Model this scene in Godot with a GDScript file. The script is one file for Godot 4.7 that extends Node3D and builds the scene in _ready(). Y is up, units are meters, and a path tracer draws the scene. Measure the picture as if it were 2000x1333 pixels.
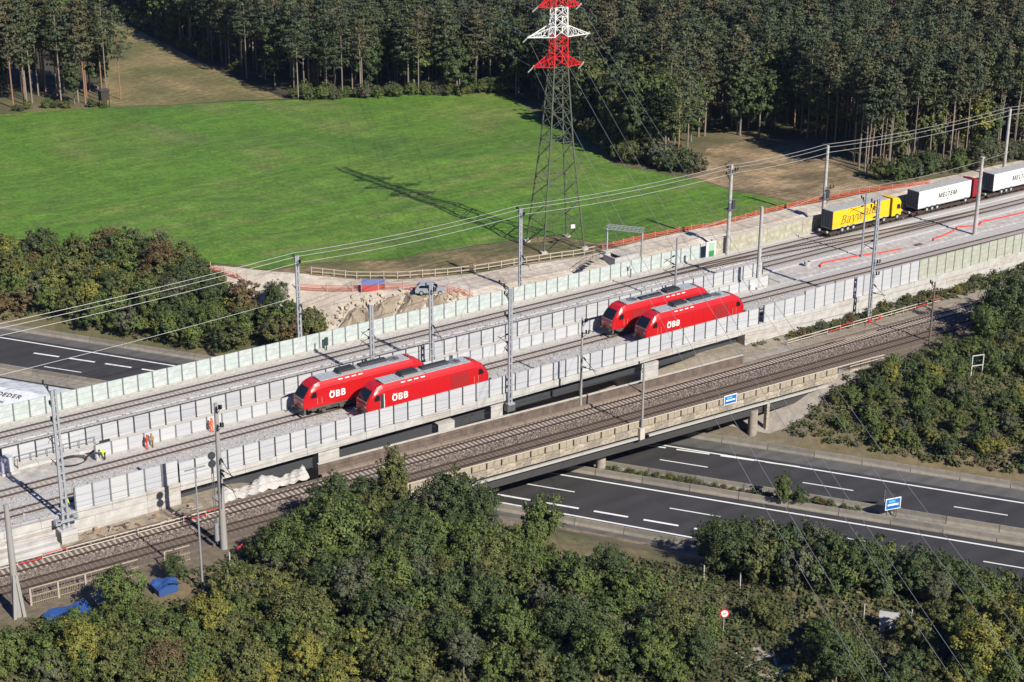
extends Node3D

# ------------------------------------------------------------------ helpers
var used := {}
var mats := {}
var texs := {}
var texmean := {}
var rng := RandomNumberGenerator.new()
var crop_noise := FastNoiseLite.new()

const DRX := 0.5403
const DRZ := 0.8415
const LEAF := 0.6     # vertex colours of leaves are kept below one
const YM := -8.3      # motorway level
const YR := -2.2      # top of rail of the old line (top of rail of the new line is 0)


class MB:
	var v := PackedVector3Array()
	var n := PackedVector3Array()
	var c := PackedColorArray()
	var uv := PackedVector2Array()
	var col := Color(1, 1, 1)

	func tri(a: Vector3, b: Vector3, d: Vector3) -> void:      # counter-clockwise seen from outside
		var nn := (b - a).cross(d - a).normalized()
		tri_n(a, b, d, nn, nn, nn)

	func tri_n(a: Vector3, b: Vector3, d: Vector3, na: Vector3, nb: Vector3, nd: Vector3) -> void:
		v.push_back(a); v.push_back(d); v.push_back(b)
		n.push_back(na); n.push_back(nd); n.push_back(nb)
		c.push_back(col); c.push_back(col); c.push_back(col)

	func quad(a: Vector3, b: Vector3, d: Vector3, e: Vector3) -> void:
		tri(a, b, d)
		tri(a, d, e)

	func box(ct: Vector3, sz: Vector3, bs := Basis()) -> void:
		var h := sz * 0.5
		var p: Array[Vector3] = []
		for i in 8:
			p.push_back(ct + bs * Vector3(h.x if i & 1 else -h.x, h.y if i & 2 else -h.y, h.z if i & 4 else -h.z))
		quad(p[4], p[5], p[7], p[6]); quad(p[1], p[0], p[2], p[3])
		quad(p[5], p[1], p[3], p[7]); quad(p[0], p[4], p[6], p[2])
		quad(p[6], p[7], p[3], p[2]); quad(p[0], p[1], p[5], p[4])

	func bx(x0: float, x1: float, y0: float, y1: float, z0: float, z1: float) -> void:
		box(Vector3((x0 + x1) / 2, (y0 + y1) / 2, (z0 + z1) / 2), Vector3(absf(x1 - x0), absf(y1 - y0), absf(z1 - z0)))

	func bevel(ct: Vector3, sz: Vector3, b: float) -> void:     # box with its four z-facing edges chamfered
		var x := sz.x / 2; var y := sz.y / 2
		prism(PackedVector2Array([Vector2(-x + b, -y), Vector2(x - b, -y), Vector2(x, -y + b), Vector2(x, y - b), Vector2(x - b, y), Vector2(-x + b, y), Vector2(-x, y - b), Vector2(-x, -y + b)]), -sz.z / 2, sz.z / 2, Transform3D(Basis(), ct))

	func prism(poly: PackedVector2Array, z0: float, z1: float, xf := Transform3D()) -> void:   # polygon in xy
		if Geometry2D.is_polygon_clockwise(poly):
			poly = poly.duplicate()
			poly.reverse()
		var k := poly.size()
		for i in k:
			var a := poly[i]
			var b := poly[(i + 1) % k]
			quad(xf * Vector3(a.x, a.y, z1), xf * Vector3(a.x, a.y, z0), xf * Vector3(b.x, b.y, z0), xf * Vector3(b.x, b.y, z1))
		var t := Geometry2D.triangulate_polygon(poly)
		for i in range(0, t.size(), 3):
			var a := poly[t[i]]; var b := poly[t[i + 1]]; var d := poly[t[i + 2]]
			if (b - a).cross(d - a) < 0:
				var s := b; b = d; d = s
			tri(xf * Vector3(a.x, a.y, z1), xf * Vector3(b.x, b.y, z1), xf * Vector3(d.x, d.y, z1))
			tri(xf * Vector3(a.x, a.y, z0), xf * Vector3(d.x, d.y, z0), xf * Vector3(b.x, b.y, z0))

	func tube(pts: PackedVector3Array, r0: float, r1: float, sides := 5, caps := true) -> void:
		var rings: Array[PackedVector3Array] = []
		var dirs: Array[PackedVector3Array] = []
		for i in pts.size():
			var d := (pts[mini(i + 1, pts.size() - 1)] - pts[maxi(i - 1, 0)]).normalized()
			var u := d.cross(Vector3.UP if absf(d.y) < 0.9 else Vector3.RIGHT).normalized()
			var w := d.cross(u)
			var r := lerpf(r0, r1, float(i) / maxf(pts.size() - 1, 1))
			var ring := PackedVector3Array()
			var dd := PackedVector3Array()
			for k in sides:
				var a := TAU * k / sides
				var o := u * cos(a) + w * sin(a)
				dd.push_back(o)
				ring.push_back(pts[i] + o * r)
			rings.push_back(ring); dirs.push_back(dd)
		for i in pts.size() - 1:
			for k in sides:
				var k2 := (k + 1) % sides
				var A := rings[i]; var B := rings[i + 1]; var NA := dirs[i]; var NB := dirs[i + 1]
				tri_n(A[k], A[k2], B[k2], NA[k], NA[k2], NB[k2])
				tri_n(A[k], B[k2], B[k], NA[k], NB[k2], NB[k])
		if caps:
			for k in range(1, sides - 1):
				tri(rings[0][0], rings[0][k + 1], rings[0][k])
				var L := rings[pts.size() - 1]
				tri(L[0], L[k], L[k + 1])

	func rod(a: Vector3, b: Vector3, r: float, sides := 4) -> void:
		tube(PackedVector3Array([a, b]), r, r, sides)

	func bar(a: Vector3, b: Vector3, w: float, h: float) -> void:   # square bar from a to b
		var d := (b - a)
		var L := d.length()
		d /= L
		var u := d.cross(Vector3.UP if absf(d.y) < 0.95 else Vector3.RIGHT).normalized()
		var t := u.cross(d)
		box((a + b) / 2, Vector3(w, h, L), Basis(u, t, -d))

	func rings(rs: Array, cap := true) -> void:       # closed rings, each counter-clockwise seen from +x end ... flat faces
		for i in rs.size() - 1:
			var A: PackedVector3Array = rs[i]; var B: PackedVector3Array = rs[i + 1]
			for k in A.size():
				var k2 := (k + 1) % A.size()
				quad(A[k], B[k], B[k2], A[k2])
		if cap:
			var F: PackedVector3Array = rs[0]; var L: PackedVector3Array = rs[rs.size() - 1]
			for k in range(1, F.size() - 1):
				tri(F[0], F[k], F[k + 1])
				tri(L[0], L[k + 1], L[k])

	func leaf(p: Vector3, nn: Vector3, ns: Vector3, s: float, ang: float) -> void:
		var u := nn.cross(Vector3(0.31, 0.9, 0.2)).normalized().rotated(nn, ang)
		var w := nn.cross(u)
		var a := p - u * s * 0.5 - w * s * 0.28
		var b := p + u * s * 0.1 - w * s * 0.42
		var d := p + u * s * 0.55 + w * s * 0.05
		var e := p - u * s * 0.05 + w * s * 0.42
		tri_n(a, b, d, ns, ns, ns)
		tri_n(a, d, e, ns, ns, ns)

	func done() -> ArrayMesh:
		var arr := []
		arr.resize(Mesh.ARRAY_MAX)
		arr[Mesh.ARRAY_VERTEX] = v
		arr[Mesh.ARRAY_NORMAL] = n
		arr[Mesh.ARRAY_COLOR] = c
		if uv.size() == v.size():
			arr[Mesh.ARRAY_TEX_UV] = uv
		var m := ArrayMesh.new()
		m.add_surface_from_arrays(Mesh.PRIMITIVE_TRIANGLES, arr)
		return m


func numbered(called: String) -> String:
	if not used.has(called):
		used[called] = 0
		return called
	used[called] += 1
	return "%s_%03d" % [called, used[called]]


func tag(o: Node3D, label: String, category: String, group := "") -> Node3D:
	o.set_meta("label", label)
	o.set_meta("category", category)
	if group:
		o.set_meta("group", group)
	return o


func thing(called: String, label: String, category: String, at := Vector3.ZERO, group := "") -> Node3D:
	var o := Node3D.new()
	o.name = numbered(called)
	add_child(o)
	o.position = at
	tag(o, label, category, group)
	return o


func part(parent: Node3D, called: String, mesh: Mesh, mat: Material, at := Vector3.ZERO, bs := Basis()) -> MeshInstance3D:
	var o := MeshInstance3D.new()
	o.name = called
	o.mesh = mesh
	o.material_override = mat
	o.transform = Transform3D(bs, at)
	parent.add_child(o, true)
	return o


func solo(called: String, label: String, category: String, mesh: Mesh, mat: Material, group := "", at := Vector3.ZERO) -> MeshInstance3D:
	var o := part(self, numbered(called), mesh, mat, at)
	tag(o, label, category, group)
	return o


func struct(called: String, mesh: Mesh, mat: Material) -> MeshInstance3D:
	var o := part(self, numbered(called), mesh, mat)
	o.set_meta("kind", "structure")
	return o


func stuff(o: Node3D) -> Node3D:
	o.set_meta("kind", "stuff")
	return o


# ---- materials: base colours are given as linear values
func noise_tex(key: String, size: int, layers: Array, lo: float, hi: float) -> ImageTexture:
	if texs.has(key):
		return texs[key]
	var acc := PackedFloat32Array()
	acc.resize(size * size)
	var tw := 0.0
	for L in layers:                      # [frequency in cells per tile, weight, type, stretch]
		var f := FastNoiseLite.new()
		f.seed = hash(key) % 1000 + int(L[0])
		f.noise_type = L[2]
		f.frequency = float(L[0]) / size
		f.fractal_octaves = 3
		var im := f.get_seamless_image(size, size)
		im.convert(Image.FORMAT_L8)
		var d := im.get_data()
		var st := int(L[3])
		tw += L[1]
		for y in size:
			for x in size:
				var sx := (x / st) if st > 1 else x
				acc[y * size + x] += (d[y * size + sx] / 255.0 - 0.5) * L[1]
	var out := PackedByteArray()
	out.resize(size * size * 3)
	var mean := 0.0
	for i in size * size:
		var t := clampf(0.5 + acc[i] / tw * 1.5, 0.0, 1.0)
		var g := lerpf(lo, hi, t)
		mean += pow(g, 2.2)
		var b := int(g * 255.0)
		out[i * 3] = b; out[i * 3 + 1] = b; out[i * 3 + 2] = b
	texmean[key] = mean / (size * size)
	texs[key] = ImageTexture.create_from_image(Image.create_from_data(size, size, false, Image.FORMAT_RGB8, out))
	return texs[key]


func mat(key: String, r: float, g: float, b: float, rough := 0.85, metal := 0.0, tex := "", tile := 4.0) -> StandardMaterial3D:
	if mats.has(key):
		return mats[key]
	var m := StandardMaterial3D.new()
	var k := 1.0
	if tex:
		k = 1.0 / texmean[tex]
		m.albedo_texture = texs[tex]
		m.uv1_triplanar = true
		m.uv1_world_triplanar = true
		m.uv1_scale = Vector3.ONE / tile
	m.albedo_color = Color(minf(r * k, 1), minf(g * k, 1), minf(b * k, 1)).linear_to_srgb()
	m.roughness = rough
	m.metallic = metal
	mats[key] = m
	return m


func vmat(key: String, rough := 0.9, tex := "", tile := 4.0, back := 0.0) -> StandardMaterial3D:     # colour from the vertices
	if mats.has(key):
		return mats[key]
	var m := mat(key, 1, 1, 1, rough, 0.0, tex, tile)
	m.vertex_color_use_as_albedo = true
	if back > 0:
		m.backlight_enabled = true
		m.backlight = Color(back * 0.8, back, back * 0.4)
	return m


func leafmat(key: String, r: float, g: float, b: float) -> StandardMaterial3D:
	if mats.has(key):
		return mats[key]
	var m := mat(key, r / LEAF, g / LEAF, b / LEAF, 0.75)
	m.vertex_color_use_as_albedo = true
	m.backlight_enabled = true
	m.backlight = Color(r * 1.1, g * 1.2, b * 0.6).linear_to_srgb()
	return m


# ---- the ground
func ls(x: float, z: float) -> Vector2:     # along the motorway, across it
	return Vector2(DRX * x + DRZ * z, -DRZ * x + DRX * z)


func sl(s: float, l: float, y: float) -> Vector3:
	return Vector3(DRX * s - DRZ * l, y, DRZ * s + DRX * l)


func plateau(x: float, z: float) -> float:
	var e := 17.0 + 0.045 * x
	if z < -27.5:
		return lerpf(-1.2, 1.0, clampf((-27.5 - z) / 3.5, 0, 1))
	if z < e:
		return -2.6
	return lerpf(-2.6, -4.2, clampf((z - e) / 18.0, 0, 1)) - clampf((z - 60.0) / 60.0, 0, 1) * 2.0


func raw_h(x: float, z: float) -> float:
	var l := ls(x, z).y
	var d := maxf(-17.6 - l, 0) / 13.0 if l < 0 else maxf(l - 15.2, 0) / (13.0 if z < 17 else 9.0)
	var t := clampf(d, 0, 1)
	var h := lerpf(YM - 0.12, plateau(x, z), t)
	if z < -29 or z > 20:
		h += crop_noise.get_noise_2d(x * 3, z * 3) * 0.5 * t * clampf((absf(z) - 20) / 30.0, 0, 1)
	return h


var gx := PackedFloat32Array()
var gz := PackedFloat32Array()
var gh := PackedFloat32Array()


func cell(a: PackedFloat32Array, x: float) -> int:
	return clampi(a.bsearch(x, false) - 1, 0, a.size() - 2)


func ground(x: float, z: float) -> float:     # height of the ground mesh itself
	var i := cell(gx, x); var k := cell(gz, z)
	var u := clampf((x - gx[i]) / (gx[i + 1] - gx[i]), 0, 1)
	var w := clampf((z - gz[k]) / (gz[k + 1] - gz[k]), 0, 1)
	var nx := gx.size()
	var a := gh[k * nx + i]; var b := gh[k * nx + i + 1]; var c := gh[(k + 1) * nx + i]; var d := gh[(k + 1) * nx + i + 1]
	return a + (b - a) * u + (d - b) * w if u > w else a + (c - a) * w + (d - c) * u


func on(x: float, z: float, up := 0.0) -> Vector3:
	return Vector3(x, ground(x, z) + up, z)


func axis(stops: Array) -> PackedFloat32Array:
	var a := PackedFloat32Array()
	for i in stops.size() - 1:
		var x: float = stops[i][0]
		while x < stops[i + 1][0] - 0.01:
			a.push_back(x)
			x += stops[i][1]
	a.push_back(stops[-1][0])
	return a


func drape(poly: PackedVector2Array, up: float, uvscale := 0.0, tint = null) -> ArrayMesh:
	var mb := MB.new()
	var lo := poly[0]; var hi := poly[0]
	for p in poly:
		lo = lo.min(p); hi = hi.max(p)
	for k in range(cell(gz, lo.y), cell(gz, hi.y) + 1):
		for i in range(cell(gx, lo.x), cell(gx, hi.x) + 1):
			var A := Vector2(gx[i], gz[k]); var B := Vector2(gx[i + 1], gz[k]); var C := Vector2(gx[i], gz[k + 1]); var D := Vector2(gx[i + 1], gz[k + 1])
			for t in [[A, B, D], [A, D, C]]:
				for q in Geometry2D.intersect_polygons(PackedVector2Array(t), poly):
					var ix := Geometry2D.triangulate_polygon(q)
					for j in range(0, ix.size(), 3):
						var p3: Array[Vector3] = []
						for m in 3:
							var p: Vector2 = q[ix[j + m]]
							p3.push_back(on(p.x, p.y, up))
						if (p3[1] - p3[0]).cross(p3[2] - p3[0]).y < 0:
							p3 = [p3[0], p3[2], p3[1]]
						if (p3[1] - p3[0]).cross(p3[2] - p3[0]).length() < 1e-6:
							continue
						var before := mb.v.size()
						mb.tri(p3[0], p3[1], p3[2])
						for m in range(before, mb.v.size()):
							mb.uv.push_back(Vector2(mb.v[m].x, mb.v[m].z) * uvscale)
							if tint != null:
								mb.c[m] = tint.call(mb.v[m].x, mb.v[m].z)
	return mb.done()


func poly(a: Array) -> PackedVector2Array:
	var p := PackedVector2Array()
	for i in range(0, a.size(), 2):
		p.push_back(Vector2(a[i], a[i + 1]))
	return p


func inside(p: PackedVector2Array, x: float, z: float) -> bool:
	return Geometry2D.is_point_in_polygon(Vector2(x, z), p)


func text_mesh(s: String, size: float, bold := true, face := "Droid Sans", depth := 0.02) -> TextMesh:
	var t := TextMesh.new()
	var f := SystemFont.new()
	f.font_names = PackedStringArray([face])
	f.font_weight = 700 if bold else 400
	t.font = f
	t.text = s
	t.font_size = 64
	t.pixel_size = size / 46.0
	t.depth = depth
	t.curve_step = 2.0
	return t


# ------------------------------------------------------------------ the place
func _ready() -> void:
	rng.seed = 20240
	# camera
	var cam := Camera3D.new()
	cam.name = "camera"
	var th := 0.359789
	var ps := 0.636564
	var fwd := Vector3(sin(ps) * cos(th), -sin(th), -cos(ps) * cos(th))
	var right := Vector3(cos(ps), 0, sin(ps))
	var up := right.cross(fwd)
	var roll := 0.006319
	var r2 := right * cos(roll) + up * sin(roll)
	var u2 := up * cos(roll) - right * sin(roll)
	cam.transform = Transform3D(Basis(r2, u2, -fwd), Vector3(-113.618, 80.788, 158.429))
	cam.fov = rad_to_deg(2.0 * atan(666.5 / 3325.8))
	cam.near = 1.0
	cam.far = 4000.0
	add_child(cam)
	cam.current = true
	# sky, exposure
	var we := WorldEnvironment.new()
	we.name = "environment"
	var env := Environment.new()
	env.background_mode = Environment.BG_SKY
	var sky := Sky.new()
	var sm := ProceduralSkyMaterial.new()
	sm.sky_top_color = Color(0.13, 0.3, 0.62)
	sm.sky_horizon_color = Color(0.58, 0.7, 0.83)
	sm.ground_horizon_color = Color(0.5, 0.52, 0.5)
	sm.ground_bottom_color = Color(0.16, 0.17, 0.13)
	sm.sky_energy_multiplier = 0.78
	sky.sky_material = sm
	env.sky = sky
	env.tonemap_mode = Environment.TONE_MAPPER_LINEAR
	env.tonemap_exposure = 1.35
	env.sdfgi_enabled = true
	env.ssao_enabled = true
	env.ssil_enabled = true
	env.fog_enabled = true
	env.fog_density = 0.00004
	env.fog_light_color = Color(0.62, 0.72, 0.86)
	we.environment = env
	add_child(we)
	# sun, behind the camera to its right
	var sun := DirectionalLight3D.new()
	sun.name = "sun"
	sun.light_energy = 1.6
	sun.light_color = Color(1.0, 0.975, 0.93)
	sun.light_angular_distance = 0.5
	sun.shadow_enabled = true
	sun.basis = Basis.looking_at(Vector3(-0.05, -0.748, -1.0).normalized())
	add_child(sun)

	textures()
	terrain()
	motorway()
	new_line_structure()
	old_line_structure()
	tracks()
	barriers()
	locomotives()
	goods_train()
	masts()
	wires()
	pylon()
	building_site()
	people()
	roadside()
	forest()
	bushes()


func textures() -> void:
	var P := FastNoiseLite.TYPE_PERLIN
	var C := FastNoiseLite.TYPE_CELLULAR
	var V := FastNoiseLite.TYPE_VALUE
	noise_tex("stones", 512, [[90, 1.0, C, 1], [60, 0.6, V, 1], [6, 0.4, P, 1]], 0.6, 1.0)
	noise_tex("smooth", 256, [[5, 1.0, P, 1], [50, 0.4, V, 1]], 0.88, 1.0)
	noise_tex("fine", 512, [[6, 1.0, P, 1], [40, 0.5, V, 1], [120, 0.4, V, 1]], 0.72, 1.0)
	noise_tex("asphalt", 512, [[4, 0.8, P, 8], [60, 0.5, V, 1], [150, 0.6, V, 1]], 0.7, 1.0)
	noise_tex("crop", 1024, [[64, 1.0, V, 1], [110, 0.7, V, 1], [24, 0.7, V, 6], [9, 0.4, P, 1]], 0.5, 1.0)
	noise_tex("earth", 512, [[8, 1.0, P, 1], [40, 0.8, P, 1], [110, 0.8, V, 1]], 0.62, 1.0)
	noise_tex("streak", 512, [[34, 1.0, V, 5], [12, 0.7, P, 1], [70, 0.6, V, 1]], 0.5, 1.0)
	crop_noise.seed = 7
	crop_noise.frequency = 0.02
	crop_noise.fractal_octaves = 4


func terrain() -> void:
	gx = axis([[-520, 40], [-120, 2], [124, 7], [340, 40], [900, 40]])
	gz = axis([[-900, 40], [-460, 10], [-110, 2], [92, 8], [150, 30], [300, 1]])
	for k in gz.size():
		for i in gx.size():
			gh.push_back(raw_h(gx[i], gz[k]))
	var nx := gx.size()
	var v := PackedVector3Array()
	var n := PackedVector3Array()
	var c := PackedColorArray()
	var idx := PackedInt32Array()
	for k in gz.size():
		for i in nx:
			var x := gx[i]; var z := gz[k]
			v.push_back(Vector3(x, gh[k * nx + i], z))
			var e := 0.5
			n.push_back(Vector3(raw_h(x - e, z) - raw_h(x + e, z), 2 * e, raw_h(x, z - e) - raw_h(x, z + e)).normalized())
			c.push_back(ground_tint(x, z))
	for k in gz.size() - 1:
		for i in nx - 1:
			var a := k * nx + i
			idx.append_array([a, a + 1, a + nx + 1, a, a + nx + 1, a + nx])
	var arr := []
	arr.resize(Mesh.ARRAY_MAX)
	arr[Mesh.ARRAY_VERTEX] = v; arr[Mesh.ARRAY_NORMAL] = n; arr[Mesh.ARRAY_COLOR] = c; arr[Mesh.ARRAY_INDEX] = idx
	var m := ArrayMesh.new()
	m.add_surface_from_arrays(Mesh.PRIMITIVE_TRIANGLES, arr)
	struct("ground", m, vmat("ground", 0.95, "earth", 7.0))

	# the crop field and its surroundings
	var field := poly([101.8, -136.4, 94.5, -113, 82.4, -75.4, 87.7, -61.6, 87.4, -49.3, 91, -37.6, 70.5, -37.2, 56, -38, 49, -39.6, 46.5, -46.5, 38, -49, 34, -50, 28, -49.6, 18, -51.6, 7.9, -56, 0.4, -58.2, -4.5, -65.5, -10.6, -77, -27.4, -93, -62, -128, -110, -176, -140, -245, -100, -226, 3.8, -180.8, 25.4, -171.4, 59.9, -157.5, 86.5, -144.5])
	var fm := vmat("crop", 0.8, "", 1.0)
	fm.albedo_texture = texs["crop"]
	fm.albedo_color = Color.WHITE
	fm.heightmap_enabled = true
	fm.heightmap_texture = texs["crop"]
	fm.heightmap_scale = 12.0
	struct("crop_field", drape(field, 0.06, 1.0 / 26.0, crop_tint), fm)
	var dry := vmat("dry_grass", 0.95, "streak", 14.0)
	var strip := poly([25.4, -172.4, 31, -184, 37.5, -201.8, 48, -240, 59.2, -274, 62, -288, 64, -296, 76, -296, 74, -283, 71.9, -270, 67.5, -242, 64, -212, 61, -185.5, 60.2, -158.4])
	struct("mown_meadow_strip", drape(strip, 0.05, 0, meadow_tint), dry)
	struct("far_green_field", drape(poly([-60, -290, 40, -292, 64, -297, 76, -300, 84, -330, 90, -420, -60, -420]), 0.05, 1.0 / 26.0, crop_tint), fm)
	struct("woodland_clearing_ground", drape(poly([88, -62, 97, -69, 107, -76, 122, -72, 118, -52, 112, -42, 112, -37, 92, -37.4, 88, -49.3]), 0.05, 0, clearing_tint), dry)
	struct("rough_grass_verge", drape(poly([-5, -65, 0.4, -57.8, 7.9, -55.6, 18, -51.2, 28, -49.2, 34, -49.6, 38, -48.6, 46.4, -46, 48.8, -39.2, 56, -37.6, 70, -37, 92, -37, 92, -36, 70, -35.7, 57, -36.3, 46, -35.4, 36, -36.2, 27.6, -38, 21, -39.6, 14.3, -42.6, 9.5, -46.2, 4.6, -51, 0.4, -57.4, -4.6, -64.4]), 0.05, 0, verge_tint), dry)
	var sand := vmat("pale_gravel", 0.95, "earth", 9.0)
	struct("gravel_site_road", drape(poly([-8, -66, -4.6, -64.4, 0.4, -57.4, 4.6, -51, 9.5, -46.2, 14.3, -42.6, 21, -39.6, 27.6, -38, 36, -36.2, 46, -35.4, 57, -36.3, 70, -35.7, 88, -36, 113, -34.8, 150, -34, 150, -28, 60, -28, 20, -28, 6, -28, 2, -37, 0, -44, -2.5, -50, -4.5, -57, -8, -62]), 0.045, 0, sand_tint), sand)
	# spoil on the bank below the road
	var spoil := MB.new()
	for i in 420:
		var t := rng.randf()
		var x := lerpf(3, 19, t) + rng.randf_range(-2, 2)
		var z := lerpf(-43, -30.5, t) + rng.randf_range(-1.5, 3.5)
		var s := rng.randf_range(0.12, 0.45)
		spoil.col = Color(0.42, 0.34, 0.25) * rng.randf_range(0.7, 1.25)
		spoil.box(on(x, z, s * 0.2), Vector3(s * 1.4, s * 0.8, s), Basis(Vector3(rng.randf(), 1, rng.randf()).normalized(), rng.randf() * TAU))
	var so := part(self, "spoil_rubble", spoil.done(), vmat("spoil", 0.95))
	stuff(tag(so, "pale earth and rubble heaped on the bank below the site road", "rubble"))
	for q in [[4.5, -40, 2.6, 0.9], [8, -37.6, 3.2, 1.2], [11.5, -35.2, 2.8, 1.0], [14.5, -32.6, 2.4, 0.8]]:
		var mound := MB.new()
		mound.col = Color(0.44, 0.36, 0.26)
		var R := 9
		for j in 5:
			for i in R:
				var f := func(jj: int, ii: int) -> Vector3:
					var a: float = TAU * (ii % R) / R
					var rr: float = q[2] * (1.0 - jj / 5.0) * (1.0 + 0.25 * sin(a * 3 + q[0]))
					return on(q[0] + cos(a) * rr, q[1] + sin(a) * rr * 0.7, q[3] * (jj / 5.0) * (1.0 + 0.2 * sin(ii * 2.3 + jj)) - 0.08)
				mound.quad(f.call(j, i + 1), f.call(j, i), f.call(j + 1, i), f.call(j + 1, i + 1))
		var where: String = {4.5: "lowest, beside the bushes", 8.0: "below the blue and red banner", 11.5: "below the parked silver car", 14.5: "nearest the noise barrier"}[float(q[0])]
		solo("earth_mound", "low pale mound of loose earth on the bank, " + where, "earth mound", mound.done(), sand, "mounds of loose earth")


func nz(x: float, z: float, k: float) -> float:
	return crop_noise.get_noise_2d(x * k, z * k)


func ground_tint(x: float, z: float) -> Color:
	var a := Color(0.085, 0.085, 0.035).lerp(Color(0.17, 0.13, 0.07), clampf(0.45 + nz(x, z, 3.0) * 1.2, 0, 1))
	var l := ls(x, z).y
	if z < 8 + 0.045 * x and z > -32:
		a = Color(0.24, 0.2, 0.15).lerp(Color(0.3, 0.26, 0.2), clampf(0.5 + nz(x, z, 4.0), 0, 1))
	elif z < 17 + 0.045 * x and z > -32:
		a = Color(0.15, 0.12, 0.08)
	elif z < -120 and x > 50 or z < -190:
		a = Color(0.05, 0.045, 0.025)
	if absf(l) < 18 and z < 20 and z > -34:
		a = a.lerp(Color(0.2, 0.18, 0.14), 0.7)
	return a * (1.0 / texmean["earth"])


func crop_tint(x: float, z: float) -> Color:
	var g := Color(0.082, 0.178, 0.014)
	var d := 0.98 * z + 0.2 * x        # across the drilled rows
	var row := crop_noise.get_noise_2d(d * 14.0, (x - 0.2 * z) * 0.35)
	g = g.lerp(Color(0.125, 0.19, 0.026), clampf(0.22 + row * 1.1 + nz(x, z, 1.6) * 0.7, 0, 0.75))
	g = g.lerp(Color(0.06, 0.125, 0.015), clampf(nz(x + 300, z, 1.1) * 1.3, 0, 0.6))
	var bare := crop_noise.get_noise_2d(d * 9.0 + 900, (x - 0.2 * z) * 0.8)
	return g.lerp(Color(0.2, 0.17, 0.07), clampf((bare - 0.25) * 3.0, 0, 0.35)) * (1.0 / texmean["crop"])


func meadow_tint(x: float, z: float) -> Color:
	var t := clampf(0.5 + nz(x, z, 2.5) * 1.3, 0, 1)
	return Color(0.095, 0.1, 0.03).lerp(Color(0.24, 0.18, 0.08), t) * (1.0 / texmean["streak"])


func clearing_tint(x: float, z: float) -> Color:
	var t := clampf(0.55 + nz(x, z, 5.0) * 1.6, 0, 1)
	return Color(0.13, 0.1, 0.05).lerp(Color(0.3, 0.215, 0.12), t) * (1.0 / texmean["streak"])


func verge_tint(x: float, z: float) -> Color:
	return Color(0.1, 0.095, 0.035).lerp(Color(0.22, 0.16, 0.08), clampf(0.5 + nz(x, z, 4.0) * 1.4, 0, 1)) * (1.0 / texmean["streak"])


func sand_tint(x: float, z: float) -> Color:
	return Color(0.42, 0.36, 0.285).lerp(Color(0.52, 0.465, 0.39), clampf(0.5 + nz(x, z, 3.0) * 1.5, 0, 1)) * (1.0 / texmean["earth"])


# a strip along the motorway: l from f0(s) to f1(s)
func road_strip(pts: Array, up: float) -> ArrayMesh:
	var mb := MB.new()
	for i in pts.size() - 1:
		var a = pts[i]; var b = pts[i + 1]
		mb.quad(sl(a[0], a[2], YM + up), sl(b[0], b[2], YM + up), sl(b[0], b[1], YM + up), sl(a[0], a[1], YM + up))
	return mb.done()


func at_s(line: Array, s: float) -> float:      # line: [[s, l], ...]
	for i in line.size() - 1:
		if s <= line[i + 1][0] or i == line.size() - 2:
			return lerpf(line[i][1], line[i + 1][1], (s - line[i][0]) / (line[i + 1][0] - line[i][0]))
	return line[0][1]


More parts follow.
